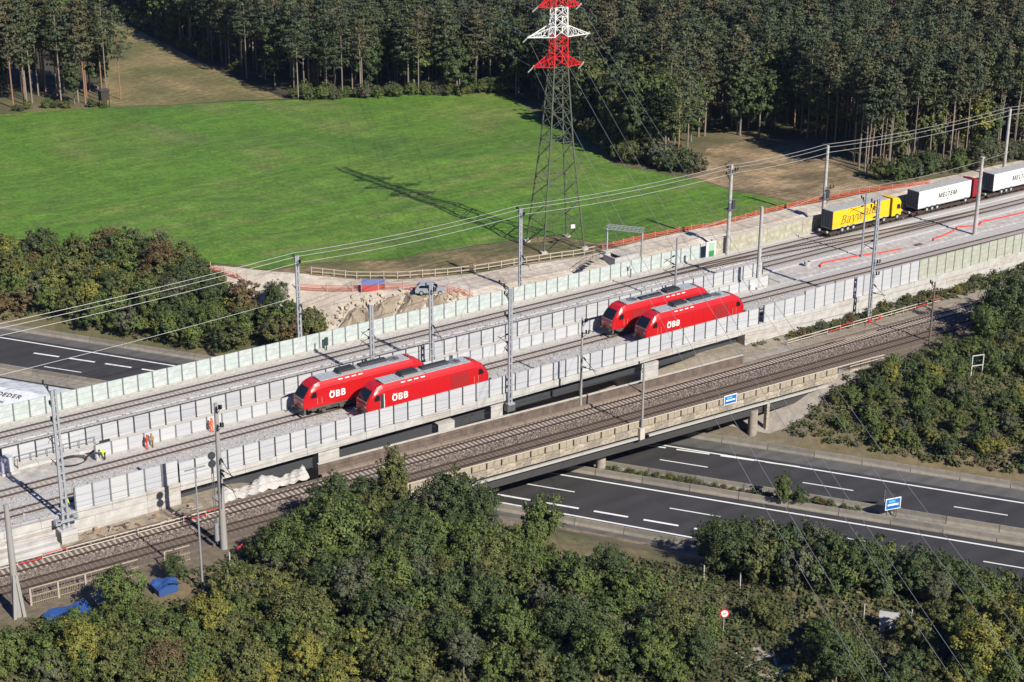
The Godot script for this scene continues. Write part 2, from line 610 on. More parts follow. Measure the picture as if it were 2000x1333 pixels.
func motorway() -> void:
	var tar := mat("asphalt", 0.038, 0.036, 0.038, 0.85, 0, "asphalt", 9.0)
	var old := mat("shoulder_asphalt", 0.1, 0.095, 0.09, 0.9, 0, "asphalt", 6.0)
	var white := mat("road_paint", 0.78, 0.78, 0.76, 0.6)
	var S := [-220.0, -150.0, -100.0, -60.0, -20.0, 15.0, 50.0, 90.0, 150.0, 260.0]
	var far_out := [[-220, -15.2], [-68, -13.0], [15, -12.0], [60, -11.6], [260, -11.0]]
	var far_thin := [[-220, -4.6], [-65, -5.74], [15, -7.55], [260, -7.6]]
	var far_thick := [[-90, -9.35], [-58, -10.0], [20, -11.3], [37, -11.9]]
	var near_out := [[-220, 10.4], [2, 10.95], [31, 11.7], [260, 16.0]]
	var strip := func(f: Callable, g: Callable, up: float, s0 := -220.0, s1 := 260.0) -> ArrayMesh:
		var p := []
		for s in S:
			if s > s0 and s < s1:
				p.push_back([s, f.call(s), g.call(s)])
		p.push_front([s0, f.call(s0), g.call(s0)])
		p.push_back([s1, f.call(s1), g.call(s1)])
		return road_strip(p, up)
	struct("road", strip.call(func(s): return at_s(far_out, s) - 0.9, func(s): return -2.9, 0.0, -220.0, 260.0), tar)
	struct("road", strip.call(func(s): return -0.4, func(s): return at_s(near_out, s) + 0.8, 0.0, -220.0, 260.0), tar)
	struct("hard_shoulder", strip.call(func(s): return at_s(far_out, s) - 3.6, func(s): return at_s(far_out, s) - 0.9, 0.004, -220.0, 260.0), old)
	struct("hard_shoulder", strip.call(func(s): return at_s(near_out, s) + 0.8, func(s): return at_s(near_out, s) + 3.2, 0.004, -220.0, 260.0), old)
	struct("central_reservation", strip.call(func(s): return -3.0, func(s): return -0.3, 0.006, -220.0, 260.0), mat("median", 0.24, 0.215, 0.18, 0.95, 0, "earth", 5.0))
	struct("road_verge", strip.call(func(s): return at_s(far_out, s) - 7.0, func(s): return at_s(far_out, s) - 3.6, 0.0, -220.0, 260.0), mat("verge", 0.19, 0.15, 0.1, 0.95, 0, "earth", 4.0))
	struct("road_verge", strip.call(func(s): return at_s(near_out, s) + 3.2, func(s): return at_s(near_out, s) + 5.0, 0.0, -220.0, 260.0), mat("verge", 0.19, 0.15, 0.1))
	# painted lines
	struct("edge_line", strip.call(func(s): return at_s(far_out, s) - 0.15, func(s): return at_s(far_out, s) + 0.15, 0.009), white)
	struct("edge_line", strip.call(func(s): return 1.07, func(s): return 1.37, 0.009), white)
	struct("edge_line", strip.call(func(s): return at_s(near_out, s) - 0.15, func(s): return at_s(near_out, s) + 0.15, 0.009), white)
	var dash := func(line: Array, s0: float, s1: float, w: float) -> void:
		var l0 := at_s(line, s0); var l1 := at_s(line, s1)
		struct("lane_dash", road_strip([[s0, l0 - w, l0 + w], [s1, l1 - w, l1 + w]], 0.013), white)
	for i in range(-10, 9):
		dash.call(far_thin, 20.1 + i * 18.1, 26.3 + i * 18.1, 0.11)
		dash.call([[-220, 5.25], [260, 5.25]], 7.0 + i * 18.05, 13.2 + i * 18.05, 0.11)
	for i in range(-3, 5):
		dash.call([[-220, 9.3], [260, 9.3]], 10.9 + i * 6.08, 15.1 + i * 6.08, 0.19)
	for i in 7:
		dash.call(far_thick, -75.0 + i * 6.0, -70.7 + i * 6.0, 0.19)
	for s in [15.5, 21.2, 26.9, 32.6]:
		dash.call(far_thick, s, s + 4.3, 0.17)
	# concrete crash barriers, a length of moulded blocks each
	var conc := mat("barrier_concrete", 0.25, 0.225, 0.185, 0.9, 0, "fine", 5.0)
	var conc2 := mat("barrier_concrete_dark", 0.205, 0.185, 0.155, 0.9, 0, "fine", 5.0)
	var prof := poly([-0.32, 0, 0.32, 0, 0.3, 0.1, 0.14, 0.34, 0.09, 0.85, -0.09, 0.85, -0.14, 0.34, -0.3, 0.1])
	var line := func(label: String, f: Callable, s0: float, s1: float) -> void:
		var mid: Vector3 = sl((s0 + s1) / 2, f.call((s0 + s1) / 2), YM)
		var t := thing("concrete_crash_barrier", label, "crash barrier", mid, "concrete crash barriers along the motorway")
		var s := s0
		var j := 0
		while s < s1 - 0.1:
			var a: Vector3 = sl(s + 0.04, f.call(s), YM) - mid; var b: Vector3 = sl(minf(s + 6.0, s1) - 0.04, f.call(s + 6.0), YM) - mid
			var d := (b - a).normalized()
			var mb := MB.new()
			mb.prism(prof, -(b - a).length() / 2, (b - a).length() / 2, Transform3D(Basis(Vector3.UP.cross(-d), Vector3.UP, -d), (a + b) / 2))
			part(t, "barrier_block", mb.done(), conc if (j * 7) % 5 else conc2)
			s += 6.0
			j += 1
	line.call("concrete crash barrier on the far motorway edge below the bushy bank at the left", func(s): return at_s(far_out, s) - 3.4, -130.0, -40.0)
	line.call("concrete crash barrier on the far edge of the motorway, right of the old railway bridge", func(s): return at_s(far_out, s) - 3.9, 2.0, 120.0)
	line.call("concrete crash barrier on the central reservation, far side", func(s): return -2.9, -10.0, 120.0)
	line.call("concrete crash barrier on the central reservation, near side with the weeds behind it", func(s): return -0.35, -10.0, 120.0)
	line.call("concrete crash barrier between the left carriageway and the white roofed tent", func(s): return -2.6, -130.0, -45.0)
	line.call("concrete crash barrier on the near edge of the motorway in front of the trees", func(s): return at_s(near_out, s) + 2.0, -8.0, 60.0)


func bxm(x0: float, x1: float, y0: float, y1: float, z0: float, z1: float) -> ArrayMesh:
	var mb := MB.new()
	mb.bx(x0, x1, y0, y1, z0, z1)
	return mb.done()


func new_line_structure() -> void:
	var conc := mat("white_concrete", 0.45, 0.435, 0.41, 0.85, 0, "smooth", 6.0)
	var conc2 := mat("pink_concrete", 0.42, 0.385, 0.35, 0.85, 0, "smooth", 5.0)
	var slab := mat("deck_concrete", 0.4, 0.375, 0.34, 0.9, 0, "fine", 7.0)
	var steel := mat("girder_steel", 0.05, 0.052, 0.058, 0.55)
	# earth formation either side, and the two viaduct decks across the cutting
	struct("track_formation", bxm(43.4, 420, -6, -0.42, -27.3, 0.2), slab)
	struct("track_formation", bxm(-190, -46.0, -6, -0.42, -27.3, 0.2), slab)
	# front viaduct
	var t := thing("railway_viaduct", "new railway viaduct on steel girders carrying the two pairs of red locomotives", "viaduct", Vector3(-1.3, -0.95, 0))
	part(t, "deck", bxm(-44.7, 44.6, 0.0, 0.52, -11.9, -0.1), slab)
	for s in [[-44.6, -22.2], [-22.1, 2.5], [2.6, 16.6], [16.7, 44.5]]:
		var deep: float = -2.3 if s[1] < 5 else (-1.95 if s[1] < 20 else -1.8)
		part(t, "girder", bxm(s[0], s[1], deep, -0.004, -1.45, -1.3), steel)
		part(t, "girder_flange", bxm(s[0], s[1], deep - 0.08, deep - 0.004, -1.75, -1.05), steel)
		part(t, "girder", bxm(s[0], s[1], deep, -0.004, -9.8, -9.65), steel)
	for p in [[-24.4, -21.6, -1.15], [-7.6, -5.2, -1.8], [0.3, 3.15, -1.35], [24.8, 27.8, -1.45]]:
		var x: float = p[0] + 1.3
		part(t, "pier", bxm(x, x + p[1] - p[0], YM - 0.2 + 0.95, p[2] + 0.95, -10.4, 0.02), conc)
	part(t, "mast_bracket", bxm(3.45, 4.65, -1.3, -0.3, 0.29, 1.0), mat("grey_steel", 0.14, 0.145, 0.15, 0.5, 0.3))
	# parapet of cast blocks
	var x := -190.0
	var par := thing("parapet_beam", "pale concrete edge beam below the front noise barrier, running the whole length of the new line", "parapet", Vector3(0, -0.95, 0))
	var j := 0
	while x < 150:
		var L := 4.0
		if x < -41.7 and x + L > -42.2:
			pass
		var mb := MB.new()
		mb.bx(x + 0.015, x + L - 0.015, 0.0, 0.94, -0.25, 0.28 if j % 7 else 0.265)
		part(par, "edge_block", mb.done(), conc if (j * 5) % 9 else conc2)
		x += L
		j += 1
	# abutment and retaining walls in cast courses below the beam
	var wall := func(label: String, x0: float, x1: float, ybot: float, tint: int) -> void:
		var w := thing("retaining_wall", label, "retaining wall", Vector3((x0 + x1) / 2, ybot, 0.2))
		var a := x0
		var k := 0
		while a < x1 - 0.1:
			var b := minf(a + 6.0, x1)
			var y := -0.97
			var q := 0
			while y > ybot + 0.1:
				var mb := MB.new()
				var y2 := maxf(y - 1.0, ybot)
				mb.bx(a + 0.012 - (x0 + x1) / 2, b - 0.012 - (x0 + x1) / 2, y2 + 0.03 - ybot, y - ybot, -0.2, 0.02 + 0.02 * ((k * 3 + q) % 2))
				part(w, "wall_block", mb.done(), conc2 if (k * 5 + q * 3 + tint) % 7 == 0 else conc)
				y -= 1.0
				q += 1
			a = b
			k += 1
	wall.call("tall white concrete abutment and wall at the right end of the viaduct, behind the old tracks", 43.4, 140.0, -5.0, 0)
	wall.call("white concrete abutment wall at the left end of the viaduct, behind the old tracks", -82.0, -42.0, -4.0, 2)
	# stepped concrete apron left of the abutment
	var ap := thing("concrete_apron", "stepped pale concrete slabs sloping down beside the lattice mast at the left edge", "concrete slope", Vector3(-70, -2.6, 0.3))
	for q in 4:
		for i in 5:
			var mb := MB.new()
			mb.bx(-12 + i * 5.0 + 0.02, -7 + i * 5.0 - 0.02, -0.5, 1.45 - q * 0.4, 0.02 + q * 0.75, 0.75 + q * 0.75)
			part(ap, "apron_slab", mb.done(), conc if (i + q) % 4 else conc2)
	# rear deck
	var t2 := thing("railway_viaduct", "rear viaduct deck carrying the single track behind the middle noise barrier", "viaduct", Vector3(0, -0.95, -21))
	part(t2, "deck", bxm(-46.0, 43.4, 0.0, 0.53, -6.2, 5.7), slab)
	part(t2, "girder", bxm(-46.0, 43.4, -1.9, -0.004, 4.3, 4.45), steel)
	part(t2, "edge_beam", bxm(-46.0, 43.4, -0.4, 0.9, -6.45, -6.22), conc)
	for px in [-38.0, -14.0, 10.0, 34.0]:
		part(t2, "pier", bxm(px, px + 2.8, YM + 0.8, -0.02, -5.5, 4.0), conc)
	# ballast
	var bal := mat("new_ballast", 0.42, 0.405, 0.39, 0.95, 0, "stones", 3.0)
	var bal2 := mat("side_gravel", 0.43, 0.405, 0.375, 0.95, 0, "fine", 6.0)
	bal.heightmap_enabled = true
	bal.heightmap_texture = texs["stones"]
	bal.heightmap_scale = 2.0
	var bed := func(x0: float, x1: float, z0: float, z1: float, m: Material, top := -0.19) -> void:
		var mb := MB.new()
		mb.prism(poly([z0 - 0.35, -0.42, z0, top, z1, top, z1 + 0.35, -0.42]), x0, x1, Transform3D(Basis(Vector3(0, 0, 1), Vector3(0, 1, 0), Vector3(-1, 0, 0)), Vector3.ZERO))
		var fixed := MB.new()
		for i in range(0, mb.v.size(), 3):
			var a := mb.v[i]; var b := mb.v[i + 1]; var d := mb.v[i + 2]
			fixed.tri(Vector3(-a.x, a.y, a.z), Vector3(-b.x, b.y, b.z), Vector3(-d.x, d.y, d.z))
		struct("ballast_bed", fixed.done(), m)
	bed.call(-190.0, 420.0, -26.2, -21.8, bal)
	bed.call(-190.0, 420.0, -21.4, -16.4, bal, -0.2)
	bed.call(-190.0, 420.0, -10.8, -0.75, bal)
	bed.call(62.0, 420.0, -15.9, -11.4, bal2, -0.3)
	# cable trough in front of the middle barrier, and one beside the rear track
	for q in [[-46.0, 62.0, -11.05, "pale concrete cable trough along the foot of the lower middle noise barrier"], [-60.0, 130.0, -26.75, "pale concrete cable trough along the foot of the rear noise barrier"]]:
		var tr := thing("cable_trough", q[3], "cable trough", Vector3(q[0], -0.42, q[2]))
		var k := 0
		while q[0] + k * 3.0 < q[1]:
			var mb := MB.new()
			mb.bx(k * 3.0 + 0.01, k * 3.0 + 2.98, 0, 0.3 + 0.01 * (k % 2), -0.22, 0.22)
			part(tr, "trough_cover", mb.done(), slab)
			k += 1


func old_z(x: float, near: bool) -> float:
	return 10.35 + 0.033 * x if near else 6.35 + 0.0285 * x


func bridge_z(x: float) -> float:
	return 13.5 + 0.046 * x


func along_old(x0: float, x1: float, f: Callable, g: Callable, y0: float, y1: float) -> ArrayMesh:
	var mb := MB.new()
	mb.rings([PackedVector3Array([Vector3(x0, y0, f.call(x0)), Vector3(x0, y0, g.call(x0)), Vector3(x0, y1, g.call(x0)), Vector3(x0, y1, f.call(x0))]),
		PackedVector3Array([Vector3(x1, y0, f.call(x1)), Vector3(x1, y0, g.call(x1)), Vector3(x1, y1, g.call(x1)), Vector3(x1, y1, f.call(x1))])])
	return mb.done()


func old_line_structure() -> void:
	var brown := mat("old_ballast", 0.145, 0.11, 0.085, 0.95, 0, "stones", 2.6)
	brown.heightmap_enabled = true
	brown.heightmap_texture = texs["stones"]
	brown.heightmap_scale = 6.0
	var tan_ := mat("old_ballast_light", 0.24, 0.19, 0.15, 0.95, 0, "stones", 2.2)
	var weathered := mat("weathered_concrete", 0.36, 0.31, 0.24, 0.9, 0, "streak", 5.0)
	var stain := mat("stained_concrete", 0.27, 0.235, 0.185, 0.9, 0, "streak", 3.0)
	var hoard := mat("brown_wall", 0.13, 0.098, 0.078, 0.9, 0, "fine", 6.0)
	var steel := mat("dark_girder", 0.05, 0.048, 0.048, 0.6)
	var bed := func(x0: float, x1: float, a: float, b: float, y0: float, y1: float, m: Material) -> void:
		struct("ballast_bed", along_old(x0, x1, func(x): return old_z(x, false) + a, func(x): return old_z(x, false) + b, y0, y1), m)
	bed.call(-190.0, 330.0, -2.0, 2.05, -2.9, YR - 0.2, brown)
	bed.call(-190.0, 330.0, 2.05, 2.5, -2.9, YR - 0.17, tan_)
	bed.call(-190.0, 330.0, 2.5, 6.2, -2.9, YR - 0.21, brown)
	# loose lighter stones between the two tracks
	var mm := MultiMesh.new()
	mm.transform_format = MultiMesh.TRANSFORM_3D
	mm.use_colors = true
	var sb := MB.new()
	sb.box(Vector3.ZERO, Vector3(0.26, 0.16, 0.2), Basis(Vector3(1, 0.4, 0.2).normalized(), 0.6))
	mm.mesh = sb.done()
	mm.instance_count = 11000
	for i in mm.instance_count:
		var x := rng.randf_range(-75, 125)
		var z := old_z(x, false) + rng.randf_range(1.15, 2.75)
		mm.set_instance_transform(i, Transform3D(Basis(Vector3(rng.randf(), rng.randf(), rng.randf()).normalized(), rng.randf() * TAU).scaled(Vector3.ONE * rng.randf_range(0.5, 1.15)), Vector3(x, YR - 0.19, z)))
		mm.set_instance_color(i, Color(0.17, 0.138, 0.115) * rng.randf_range(0.5, 1.5))
	var mi := MultiMeshInstance3D.new()
	mi.name = "ballast_stones"
	mi.multimesh = mm
	mi.material_override = vmat("stone", 0.95)
	add_child(mi)
	stuff(tag(mi, "loose brown ballast stones between the old tracks", "ballast"))
	# the same grey stones on the new line
	var m2 := MultiMesh.new()
	m2.transform_format = MultiMesh.TRANSFORM_3D
	m2.use_colors = true
	m2.mesh = mm.mesh
	m2.instance_count = 9000
	for i in m2.instance_count:
		var x := rng.randf_range(-66, 60)
		var z := rng.randf_range(-7.6, -0.6) if i % 3 else rng.randf_range(-22.8, -16.5)
		m2.set_instance_transform(i, Transform3D(Basis(Vector3(rng.randf(), rng.randf(), rng.randf()).normalized(), rng.randf() * TAU).scaled(Vector3.ONE * rng.randf_range(0.35, 0.85)), Vector3(x, -0.18, z)))
		m2.set_instance_color(i, Color(0.32, 0.31, 0.295) * rng.randf_range(0.65, 1.3))
	var mi2 := MultiMeshInstance3D.new()
	mi2.name = "ballast_stones"
	mi2.multimesh = m2
	mi2.material_override = vmat("stone")
	mi2.name = numbered("ballast_stones") + "_001"
	add_child(mi2)
	stuff(tag(mi2, "loose pale grey ballast stones on the new viaduct", "ballast"))
	# brown wall between the old line and the viaduct
	var zw := func(x: float) -> float: return 3.75 + 0.045 * x
	var t := thing("low_wall", "long low brown wall with a pale coping between the old tracks and the viaduct", "wall", Vector3(6, -2.9, 4))
	for i in 16:
		var x0 := -26.0 + i * 4.0
		var mb := MB.new()
		mb.bar(Vector3(x0 + 0.01 - 6, 0.85, zw.call(x0) - 4), Vector3(x0 + 3.99 - 6, 0.85, zw.call(x0 + 4) - 4), 0.22, 1.7)
		part(t, "wall_panel", mb.done(), hoard)
		var cb := MB.new()
		cb.bar(Vector3(x0 + 0.02 - 6, 1.74, zw.call(x0) - 4), Vector3(x0 + 3.98 - 6, 1.74, zw.call(x0 + 4) - 4), 0.34, 0.08)
		part(t, "coping", cb.done(), mat("coping", 0.5, 0.46, 0.4))
	var tr := thing("cable_trough", "tan concrete cable trough between the brown wall and the old tracks", "cable trough", Vector3(-26, -2.9, 3))
	for i in 44:
		var x0 := -26.0 + i * 2.0
		var mb := MB.new()
		mb.bar(Vector3(i * 2.0 + 0.02, 0.45 + 0.02 * (i % 3), zw.call(x0) + 0.75 - 3), Vector3(i * 2.0 + 1.98, 0.45 + 0.02 * (i % 3), zw.call(x0 + 2) + 0.75 - 3), 0.5, 0.5)
		part(tr, "trough_cover", mb.done(), tan_)
	# the old bridge over the motorway
	var b := thing("railway_bridge", "old concrete railway bridge with a panelled railing carrying two brown tracks over the motorway", "bridge", Vector3(15, YR - 0.9, 10))
	var o := Vector3(15, YR - 0.9, 10)
	var loc := func(x: float, y: float, z: float) -> Vector3: return Vector3(x, y, z) - o
	var slabm := MB.new()
	slabm.rings([PackedVector3Array([loc.call(-22, -3.3, 3.3), loc.call(-22, -3.3, bridge_z(-22) - 0.1), loc.call(-22, -2.62, bridge_z(-22) - 0.1), loc.call(-22, -2.62, 3.3)]),
		PackedVector3Array([loc.call(54, -3.3, 5.6), loc.call(54, -3.3, bridge_z(54) - 0.1), loc.call(54, -2.62, bridge_z(54) - 0.1), loc.call(54, -2.62, 5.6)])])
	part(b, "deck", slabm.done(), stain)
	for k in 5:
		var gb := MB.new()
		var dz := -0.75 - k * 2.1
		gb.bar(loc.call(-22, -4.25, bridge_z(-22) + dz), loc.call(54, -4.25, bridge_z(54) + dz), 0.5, 1.9)
		part(b, "girder", gb.done(), steel)
	var pipe := MB.new()
	pipe.bar(loc.call(-20, -3.62, bridge_z(-20) + 0.12), loc.call(13.2, -3.62, bridge_z(13.2) + 0.12), 0.3, 0.26)
	pipe.bar(loc.call(13.9, -3.62, bridge_z(13.9) + 0.12), loc.call(50, -3.62, bridge_z(50) + 0.12), 0.3, 0.26)
	part(b, "service_duct", pipe.done(), mat("duct", 0.42, 0.41, 0.39, 0.6))
	for i in 37:                        # fascia blocks and railing panels
		var x0 := -22.0 + i * 2.05
		var fb := MB.new()
		fb.bar(loc.call(x0 + 0.01, -2.75, bridge_z(x0)), loc.call(x0 + 2.04, -2.75, bridge_z(x0 + 2.05)), 0.26 + 0.01 * (i % 2), 0.9)
		part(b, "fascia_block", fb.done(), weathered if (i * 7) % 5 > 1 else stain)
		if x0 < 45:
			var pb := MB.new()
			pb.bar(loc.call(x0 + 0.12, -1.86, bridge_z(x0) + 0.02), loc.call(x0 + 1.0, -1.86, bridge_z(x0 + 1) + 0.02), 0.05, 0.72)
			pb.bar(loc.call(x0 + 1.04, -1.86, bridge_z(x0 + 1) + 0.02), loc.call(x0 + 1.94, -1.86, bridge_z(x0 + 2) + 0.02), 0.05, 0.72)
			part(b, "railing_panel", pb.done(), mat("panel_beige", 0.34, 0.29, 0.215, 0.8, 0, "smooth", 3.0))
		var rp := MB.new()
		rp.box(loc.call(x0 + 0.04, -1.85, bridge_z(x0) + 0.0), Vector3(0.09, 0.9, 0.09))
		part(b, "railing_post", rp.done(), mat("post_dark", 0.06, 0.045, 0.035, 0.7))
		if i % 2 == 0:
			var rail := MB.new()
			rail.bar(loc.call(x0, -1.4, bridge_z(x0) + 0.02), loc.call(minf(x0 + 4.1, 54), -1.4, bridge_z(x0 + 4.1) + 0.02), 0.11, 0.08)
			if x0 >= 45:
				rail.bar(loc.call(x0, -1.8, bridge_z(x0) + 0.02), loc.call(minf(x0 + 4.1, 54), -1.8, bridge_z(x0 + 4.1) + 0.02), 0.07, 0.07)
			part(b, "handrail", rail.done(), mat("rail_beige", 0.55, 0.49, 0.4, 0.7))
	for p in [[8.7, 11.5], [31.7, 14.3], [6.0, 7.0], [28.5, 9.5]]:
		var pm := MB.new()
		pm.tube(PackedVector3Array([loc.call(p[0], YM - 0.2, p[1]), loc.call(p[0], -4.6, p[1])]), 0.62, 0.62, 16)
		part(b, "pier", pm.done(), mat("pier_concrete", 0.33, 0.29, 0.24, 0.9, 0, "fine", 4.0))
	var cm := MB.new()
	cm.box(loc.call(33.4, -5.9, bridge_z(33.4) + 0.0), Vector3(0.5, 4.9, 0.5))
	part(b, "square_column", cm.done(), weathered)
	var pst := MB.new()
	pst.box(loc.call(12.6, -2.95, bridge_z(12.6) + 0.32), Vector3(0.75, 1.5, 0.5))
	part(b, "mast_corbel", pst.done(), mat("coping", 0.5, 0.46, 0.4))
	# sloped paving under the right end
	struct("bridge_slope_paving", drape(poly([31, 4, 48, 4, 48, 17.2, 36, 17.2, 33, 16.0, 28.5, 8]), 0.07), mat("paving", 0.3, 0.27, 0.23, 0.9, 0, "fine", 6.0))


func sleeper_track(called: String, label: String, cat_group: String, f: Callable, y: float, x0: float, x1: float, sm: Material, rm: Material, pitch := 0.6, step := 6.0) -> void:
	var t := thing(called, label, "railway track", Vector3((x0 + x1) / 2, y - 0.2, f.call((x0 + x1) / 2)), cat_group)
	var o := t.position
	for side in [-0.7525, 0.7525]:
		var mb := MB.new()
		var x := x0
		while x < x1 - 0.01:
			var b := minf(x + step, x1)
			mb.bar(Vector3(x, y - 0.105, f.call(x) + side) - o, Vector3(b, y - 0.105, f.call(b) + side) - o, 0.15, 0.14)
			mb.bar(Vector3(x, y - 0.018, f.call(x) + side) - o, Vector3(b, y - 0.018, f.call(b) + side) - o, 0.075, 0.036)
			x = b
		part(t, "rail", mb.done(), rm)
	var sh := MB.new()
	sh.bevel(Vector3.ZERO, Vector3(0.27, 0.16, 2.6), 0.03)
	var sleeper := sh.done()
	var count := int((x1 - x0) / pitch)
	var first := maxi(0, mini(int((-66 - x0) / pitch), count - 300))
	var rest := MB.new()
	for i in count:
		var x := x0 + (i + 0.5) * pitch
		var slope: float = (f.call(x + 0.5) - f.call(x - 0.5))
		var bs := Basis(Vector3.UP, -atan(slope))
		if i >= first and i < first + 298:
			part(t, "sleeper", sleeper, sm, Vector3(x, y - 0.235 + 0.004 * (i % 3), f.call(x)) - o, bs)
		else:
			rest.box(Vector3(x, y - 0.235, f.call(x)) - o, Vector3(0.27, 0.16, 2.6), bs)
	if rest.v.size():
		stuff(part(t, "far_sleepers", rest.done(), sm))


func tracks() -> void:
	var rust := mat("rail", 0.055, 0.036, 0.025, 0.6, 0.3)
	var rust2 := mat("rail_new", 0.075, 0.052, 0.038, 0.6, 0.3)
	var cs := mat("concrete_sleeper", 0.33, 0.3, 0.27, 0.9)
	var cs2 := mat("pink_sleeper", 0.34, 0.285, 0.245, 0.9)
	var os := mat("old_sleeper", 0.43, 0.37, 0.31, 0.9)
	var ds := mat("dark_sleeper", 0.17, 0.135, 0.105, 0.9)
	var g := "tracks of the new line"
	sleeper_track("railway_track", "track on the rear viaduct that the lorry train stands on further right", g, func(x): return -23.98, 0.0, -75.0, 200.0, cs, rust2)
	sleeper_track("railway_track", "track hidden behind the upper middle noise barrier that runs out between gravel at right", g, func(x): return lerpf(-19.45, -18.72, clampf((x - 20) / 50.0, 0, 1)), 0.0, -75.0, 200.0, cs, rust2)
	sleeper_track("railway_track", "track that the two rear red locomotives stand on", g, func(x): return -8.63 + clampf((x - 45) / 65.0, 0, 1.3) * 1.45, 0.0, -75.0, 180.0, cs2, rust2)
	sleeper_track("railway_track", "track that the two front red locomotives stand on, next to the front barrier", g, func(x): return -3.43, 0.0, -75.0, 150.0, cs, rust2)
	sleeper_track("railway_track", "crossover track leading from the lorry train's track to its neighbour", g, func(x): return lerpf(-23.9, -18.8, smoothstep(44.0, 120.0, x)), -0.002, 46.0, 118.0, cs, rust2)
	var g2 := "brown tracks of the old line"
	sleeper_track("railway_track", "brown old track nearest the viaduct, with pale sleepers", g2, func(x): return old_z(x, false), YR, -75.0, 104.0, os, rust)
	sleeper_track("railway_track", "brown old track nearest the bridge railing, with dark sleepers", g2, func(x): return old_z(x, true), YR, -75.0, 104.0, ds, rust)


func noise_barrier(label: String, x0: float, n: int, z: float, y0: float, h: Callable, pm: Callable, postm: Material, foot := false) -> void:
	var t := thing("noise_barrier", label, "noise barrier", Vector3(x0 + n, y0, z), "noise barriers of the new line")
	var shapes := {}
	var posts := {}
	for i in n + 1:
		var x := -float(n) + i * 2.0
		var hh: float = snappedf(h.call(x0 + i * 2.0 + 1.0), 0.01)
		if hh <= 0:
			continue
		if not posts.has(hh):
			var mb := MB.new()
			mb.bx(-0.08, 0.08, 0, hh + 0.03, 0.045, 0.085)
			mb.bx(-0.08, 0.08, 0, hh + 0.03, -0.085, -0.045)
			mb.bx(-0.012, 0.012, 0, hh + 0.02, -0.045, 0.045)
			mb.bx(-0.13, 0.13, 0, 0.05, -0.14, 0.14)
			posts[hh] = mb.done()
			var pb := MB.new()
			var k := maxi(int(round(hh / 0.75)), 2)
			for j in k:
				pb.bx(0.1, 1.9, hh * j / k + 0.014, hh * (j + 1) / k - 0.014, -0.06, 0.06)
			pb.bx(0.1, 1.9, hh - 0.014, hh + 0.02, -0.075, 0.075)
			shapes[hh] = pb.done()
		part(t, "post", posts[hh], postm, Vector3(x, 0, 0))
		if i < n and h.call(x0 + i * 2.0 + 1.0) > 0:
			part(t, "panel", shapes[hh], pm.call(i), Vector3(x, 0, 0))
	if foot:
		var k := 0
		while k < n * 2:
			var fb := MB.new()
			fb.bx(-n + k + 0.02, -n + minf(k + 4, n * 2) - 0.02, -0.45, -0.004, -0.2, 0.2)
			part(t, "plinth", fb.done(), mat("plinth", 0.42, 0.4, 0.37, 0.9))
			k += 4


